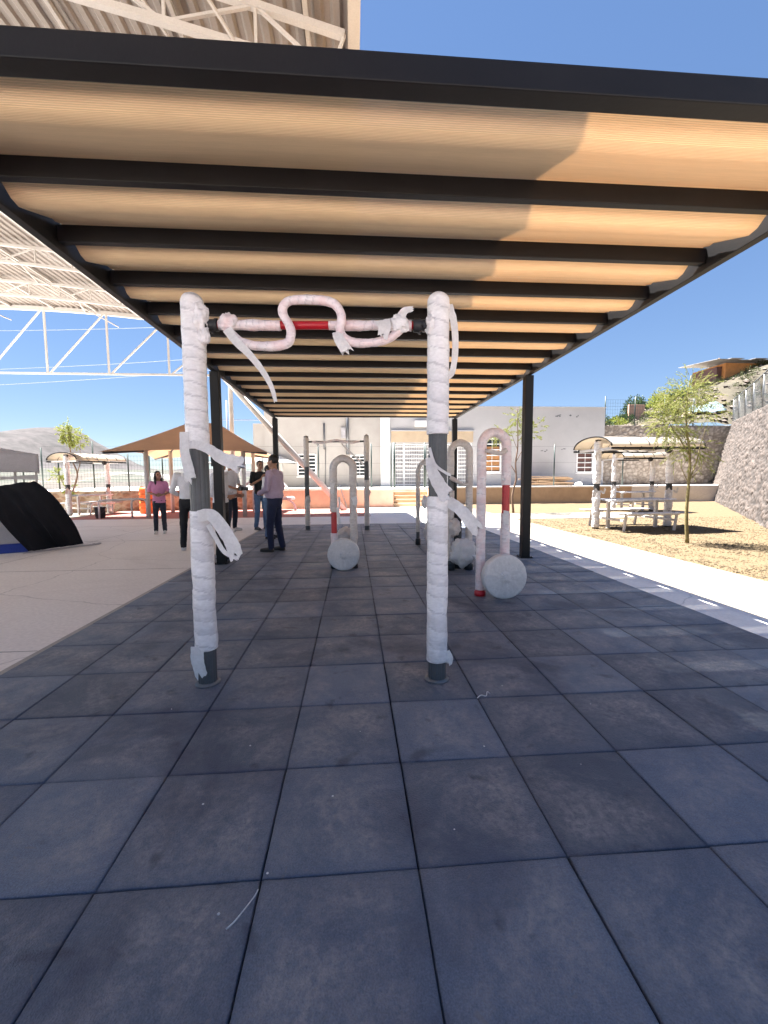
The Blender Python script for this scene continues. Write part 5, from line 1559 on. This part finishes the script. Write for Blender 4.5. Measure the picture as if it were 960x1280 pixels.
def person(label, x, y, face, H, top, trousers, shoes, armL, armR, hair='short', stance=.10, belly=0, female=False, head_yaw=0, head_pitch=0, short_sleeve=False, tops='shirt', seed=0, stride=0, hat=None, untucked=False, group=None):
    """standing figure; local -Y is its front. arms: (elbow, wrist, hand direction) for the figure's left (+x) and right (-x)"""
    s = H/1.75
    P = thing('person', label, 'person', (x, y, .006), face, group)
    P.scale = (s, s, s)
    sw = .175 if female else .195
    hipw = .088
    sh = {1: Vector((sw, .01, 1.415)), -1: Vector((-sw, .01, 1.415))}
    ft = {1: Vector((stance, -.02-stride, 0)), -1: Vector((-stance, -.02+stride, 0))}
    hip = {1: Vector((hipw, 0, .90)), -1: Vector((-hipw, 0, .90))}
    knee = {k: (hip[k]*.5+Vector((ft[k].x, ft[k].y+.02, .07))*.5)+Vector((0, -.025, .01)) for k in (1, -1)}
    ank = {k: Vector((ft[k].x, ft[k].y+.045, .075)) for k in (1, -1)}
    arms = {1: armL, -1: armR}
    HR = Matrix.Rotation(head_yaw, 3, 'Z') @ Matrix.Rotation(head_pitch, 3, 'X')
    hc = Vector((0, -.02, 1.625))
    def hp(v): return hc+HR @ Vector(v)
    bm = B()
    ell(bm, hp((0, .012, .025)), (.077, .095, .098), 4, HR)
    ell(bm, hp((0, -.022, -.045)), (.060, .066, .072), 4, HR)
    capsule(bm, hp((0, -.060, -.085)), .024, hp((0, -.064, -.080)), .024)          # chin
    capsule(bm, hp((0, -.084, .012)), .009, hp((0, -.101, -.026)), .014)           # nose
    for k in (1, -1):
        capsule(bm, hp((k*.014, -.088, -.030)), .009, hp((k*.010, -.092, -.030)), .009)
        capsule(bm, hp((k*.076, .016, .020)), .014, hp((k*.074, .012, -.022)), .010)   # ear
        capsule(bm, hp((k*.018, -.082, .026)), .010, hp((k*.050, -.070, .026)), .009)  # brow
        capsule(bm, hp((k*.042, -.052, -.020)), .024, hp((k*.040, -.050, -.030)), .024)
    capsule(bm, hp((-.018, -.078, -.062)), .009, hp((.018, -.078, -.062)), .009)
    capsule(bm, (0, .012, 1.44), .060, hp((0, .015, -.06)), .052)
    loft(bm, [(0, .0, .84, .13, .09), (0, .0, .92, .158, .105), (0, 0, 1.02, .145+belly*.3, .10+belly*.4), (0, 0-belly*.25, 1.12, .140+belly*.4, .095+belly*.6), (0, 0, 1.28, .165, .105), (0, .005, 1.38, .165, .095), (0, .01, 1.44, .11, .07), (0, .012, 1.47, .06, .055)])
    for k in (1, -1):
        capsule(bm, hip[k], .085, knee[k], .056); capsule(bm, knee[k], .055, ank[k], .036)
        capsule(bm, ank[k]+Vector((0, .01, -.02)), .035, ft[k]+Vector((0, -.09, .035)), .030)
        e, w, hd = (Vector(q) for q in arms[k])
        hd.normalize()
        capsule(bm, (k*.12, .01, 1.405), .055, sh[k], .052); capsule(bm, sh[k], .049, e, .039); capsule(bm, e, .038, w, .026)
        # hand: palm, four unequal bent fingers, thumb from the side of the palm
        side = hd.cross(Vector((0, -1, .2))).normalized()
        if side.length < .1: side = Vector((1, 0, 0))
        nrm = side.cross(hd).normalized()
        pc = w+hd*.045
        for q in (-.026, -.009, .009, .026): capsule(bm, w+side*q*.6+hd*.01, .014, w+hd*.085+side*q, .0125, 2)
        for q, L in ((-.030, .058), (-.010, .074), (.010, .078), (.030, .068)):
            b0 = w+hd*.085+side*q; b1 = b0+hd*L*.5+nrm*.008; b2 = b1+(hd*.7+nrm*.7).normalized()*L*.55
            capsule(bm, b0, .0098, b1, .0092, 2); capsule(bm, b1, .0092, b2, .0078, 2)
        t0 = w+hd*.030+side*.026; t1 = t0+(hd*.6+side*.8).normalized()*.038; t2 = t1+(hd+nrm*.4).normalized()*.032
        capsule(bm, t0, .0125, t1, .011, 2); capsule(bm, t1, .011, t2, .009, 2)
    body = remesh('body', bm, ['skin', 'skin_dark', 'lip'], P, .0085, 2)
    iv = HR.inverted()
    for f in body.data.polygons:
        q = iv @ (f.center-hc)
        if q.y < -.045 and abs(q.z-.006) < .0085 and .020 < abs(q.x) < .046: f.material_index = 1
        elif q.y < -.05 and abs(q.z-.030) < .006 and .016 < abs(q.x) < .052: f.material_index = 1
        elif q.y < -.06 and abs(q.z+.062) < .008 and abs(q.x) < .024: f.material_index = 2
    # hair
    bm = B()
    ell(bm, hp((0, .020, .036)), (.084, .098, .098), 4, HR)
    if hair == 'long':
        for k in (1, -1):
            capsule(bm, hp((k*.068, .012, .02)), .030, hp((k*.082, .015, -.10)), .036); capsule(bm, hp((k*.082, .015, -.10)), .036, hp((k*.085, .0, -.24)), .026)
        capsule(bm, hp((0, .07, 0)), .06, hp((0, .085, -.20)), .055)
    hr = remesh('hair', bm, 'hair', P, .009, 2, .004, seed)
    bmd = bmesh.new(); bmd.from_mesh(hr.data)
    dead = [v for v in bmd.verts if (lambda q: q.y < -.036 and q.z < .074 and (hair != 'long' or abs(q.x) < .062))(iv @ (v.co-hc)) or (hair == 'short' and (iv @ (v.co-hc)).z < -.045)
            or (hair == 'short' and (iv @ (v.co-hc)).z < .005 and (iv @ (v.co-hc)).y < .02)]
    bmesh.ops.delete(bmd, geom=dead, context='VERTS'); bmd.to_mesh(hr.data); bmd.free()
    # trousers
    bm = B()
    zt_ = 1.00
    loft(bm, [(0, 0, .80, .12, .09), (0, 0, .86, .165, .115), (0, .004, .93, .172, .122), (0, 0, zt_, .156+belly*.3, .112+belly*.4)])
    for k in (1, -1):
        capsule(bm, hip[k]+Vector((0, 0, -.02)), .098, knee[k], .072); capsule(bm, knee[k], .072, ank[k]+Vector((0, -.004, .015)), .058)
    remesh('trousers', bm, trousers, P, .013, 3, .006, seed)
    # shirt
    bm = B()
    zb = .86 if untucked else .975
    loft(bm, [(0, 0, zb, .172 if untucked else .160+belly*.3, .125+belly*.3), (0, -belly*.15, 1.03, .162+belly*.4, .118+belly*.6), (0, -belly*.25, 1.12, .158+belly*.4, .112+belly*.6), (0, -.0, 1.27, .180, .122 if not female else .135), (0, .005, 1.38, .180, .110), (0, .01, 1.435, .125, .082), (0, .012, 1.472, .072, .066)])
    for k in (1, -1):
        e, w, hd = (Vector(q) for q in arms[k])
        capsule(bm, (k*.12, .01, 1.40), .066, sh[k], .063)
        if short_sleeve: capsule(bm, sh[k], .062, sh[k].lerp(e, .75), .060)
        else:
            capsule(bm, sh[k], .062, e, .054); capsule(bm, e, .054, e.lerp(w, .93), .040)
    if tops == 'collar':
        capsule(bm, (-.04, -.035, 1.475), .022, (.04, -.035, 1.475), .022); capsule(bm, (-.05, .03, 1.49), .02, (.05, .03, 1.49), .02)
    remesh('shirt', bm, top, P, .013, 3, .008, seed+3)
    for k in (1, -1):
        bm = B()
        capsule(bm, ft[k]+Vector((0, .045, .045)), .046, ft[k]+Vector((0, -.05, .042)), .042); capsule(bm, ft[k]+Vector((0, -.05, .040)), .042, ft[k]+Vector((k*.01, -.145, .034)), .034)
        box(bm, ft[k].x-.043, ft[k].x+.043, ft[k].y-.165, ft[k].y+.085, 0, .022, bev=.008)
        remesh('shoe', bm, shoes, P, .009, 2)
    if hat:
        bm = B(); ell(bm, hp((0, .012, .062)), (.088, .104, .070), 4, HR); capsule(bm, hp((-.035, -.10, .058)), .012, hp((.035, -.10, .058)), .012); capsule(bm, hp((-.02, -.14, .050)), .010, hp((.02, -.14, .050)), .010); capsule(bm, hp((0, -.09, .06)), .03, hp((0, -.13, .052)), .012)
        remesh('cap', bm, hat, P, .009, 2)
    return P, hp

# woman in pink, hands joined at her waist
person('woman in a pink blouse, hands joined at her waist, alone on the court', -4.742, 10.50, R(20), 1.53, 'pink_cloth', 'dark_jeans', 'shoe_white',
       ((.25, .02, 1.14), (.07, -.19, 1.08), (-1, -.25, 0)), ((-.25, .02, 1.14), (-.06, -.18, 1.09), (1, -.25, .02)), hair='long', female=True, short_sleeve=True, untucked=True, head_yaw=R(28), head_pitch=R(-6), seed=1, stance=.11)
# man in white shirt, back to us, partly behind the left front post
person('white-shirted man seen from behind, half hidden by the left front post', -3.06, 7.95, R(200), 1.72, 'white_cloth', 'black_cloth', 'shoe_white',
       ((.27, .02, 1.13), (.20, -.20, 1.05), (-.4, -1, 0)), ((-.27, .03, 1.13), (-.16, -.20, 1.06), (.4, -1, 0)), seed=2, tops='collar', stance=.12)
person('person in white shirt and black trousers, almost wholly hidden by the left black column', -2.19, 7.02, R(80), 1.68, 'white_cloth', 'black_cloth', 'shoe_black',
       ((.25, .03, 1.12), (.17, -.20, 1.08), (-.3, -1, 0)), ((-.25, .02, 1.12), (-.17, -.20, 1.08), (.3, -1, 0)), seed=3, tops='collar', stance=.08)
# cameraman
cm, hpf = person('man with rust-coloured cap and white shirt holding a black camera', -3.10, 10.77, R(65), 1.80, 'white_cloth', 'dark_jeans', 'shoe_white',
       ((.27, -.02, 1.15), (.10, -.25, 1.08), (-1, -.4, .1)), ((-.27, -.02, 1.15), (-.10, -.24, 1.05), (1, -.4, .1)), seed=4, tops='collar', hat='cap', stance=.12, untucked=True, short_sleeve=True, head_pitch=R(10))
CAM = thing('camera_gear', 'black video camera in the hands of the man with the rust cap', 'camera', (0, 0, 0))
bm = B(); box(bm, -.07, .07, -.05, .05, -.05, .05, bev=.012); obj('camera_body', bm, 'plastic_black', CAM)
bm = B(); lathe(bm, [(.040, 0), (.042, .03), (.045, .10), (.050, .11), (.050, .13)], 20, Matrix.Rotation(PI/2, 4, 'X')); shift(bm, 0, -.045, 0); obj('lens', bm, 'plastic_black', CAM)
bm = B(); tube(bm, [(-.05, 0, .05), (-.045, 0, .08), (.045, 0, .08), (.05, 0, .05)], .010, 8); obj('handle', bm, 'plastic_black', CAM)
q = Matrix.Rotation(R(65), 3, 'Z') @ Vector((0, -.335, 1.05))*(1.80/1.75)
CAM.location = (cm.location.x+q.x, cm.location.y+q.y, q.z+.006); CAM.rotation_euler = (0, 0, R(65))
# man in black shirt
person('man in black polo shirt and blue jeans, hand raised to his chest', -2.42, 11.02, R(42), 1.80, 'black_cloth', 'blue_jeans', 'shoe_black',
       ((.24, -.03, 1.14), (.10, -.24, 1.20), (-.8, -.2, .5)), ((-.26, -.02, 1.14), (-.08, -.20, 1.28), (.5, -.2, .8)), seed=5, short_sleeve=True, untucked=True, stance=.13, head_yaw=R(-10))
person('dark-haired person in jeans mostly hidden behind the man in the lavender shirt', -1.86, 9.30, R(75), 1.62, 'white_cloth', 'blue_jeans', 'shoe_black',
       ((.25, .0, 1.13), (.12, -.20, 1.10), (-1, -.3, 0)), ((-.25, 0, 1.13), (-.12, -.20, 1.10), (1, -.3, 0)), seed=6, stance=.10, female=True)
person('heavy-set man in lavender shirt and navy trousers standing under the pergola', -1.42, 7.60, R(-108), 1.75, 'lavender', 'navy', 'shoe_black',
       ((.28, .0, 1.14), (.14, -.24, 1.05), (-1, -.2, .1)), ((-.28, .0, 1.14), (-.10, -.25, 1.07), (1, -.2, .05)), seed=7, belly=.07, tops='collar', stance=.10, stride=.06)

# crumbs of white plastic scattered on the front tiles
rnd = random.Random(77)
for k, (x, y) in enumerate(((-.10, 1.62), (-.30, 1.30), (-.42, 1.18), (.02, 2.05), (.62, 1.88), (-.52, 1.98), (.92, 2.45), (1.35, 2.2), (-.62, 1.62), (.36, 1.42), (1.02, 1.72), (-1.05, 2.35))):
    bm = B(); bmesh.ops.create_icosphere(bm, subdivisions=2, radius=.0035*rnd.uniform(.6, 1.3))
    for v in bm.verts: v.co = Vector((v.co.x*rnd.uniform(.8, 1.3)+x, v.co.y+y, v.co.z*.6+.0135))
    o = tag(obj('plastic_crumb', bm, 'paper'), 'tiny white plastic crumb on the dusty rubber tiles', 'crumb', 'plastic crumbs on the rubber tiles')
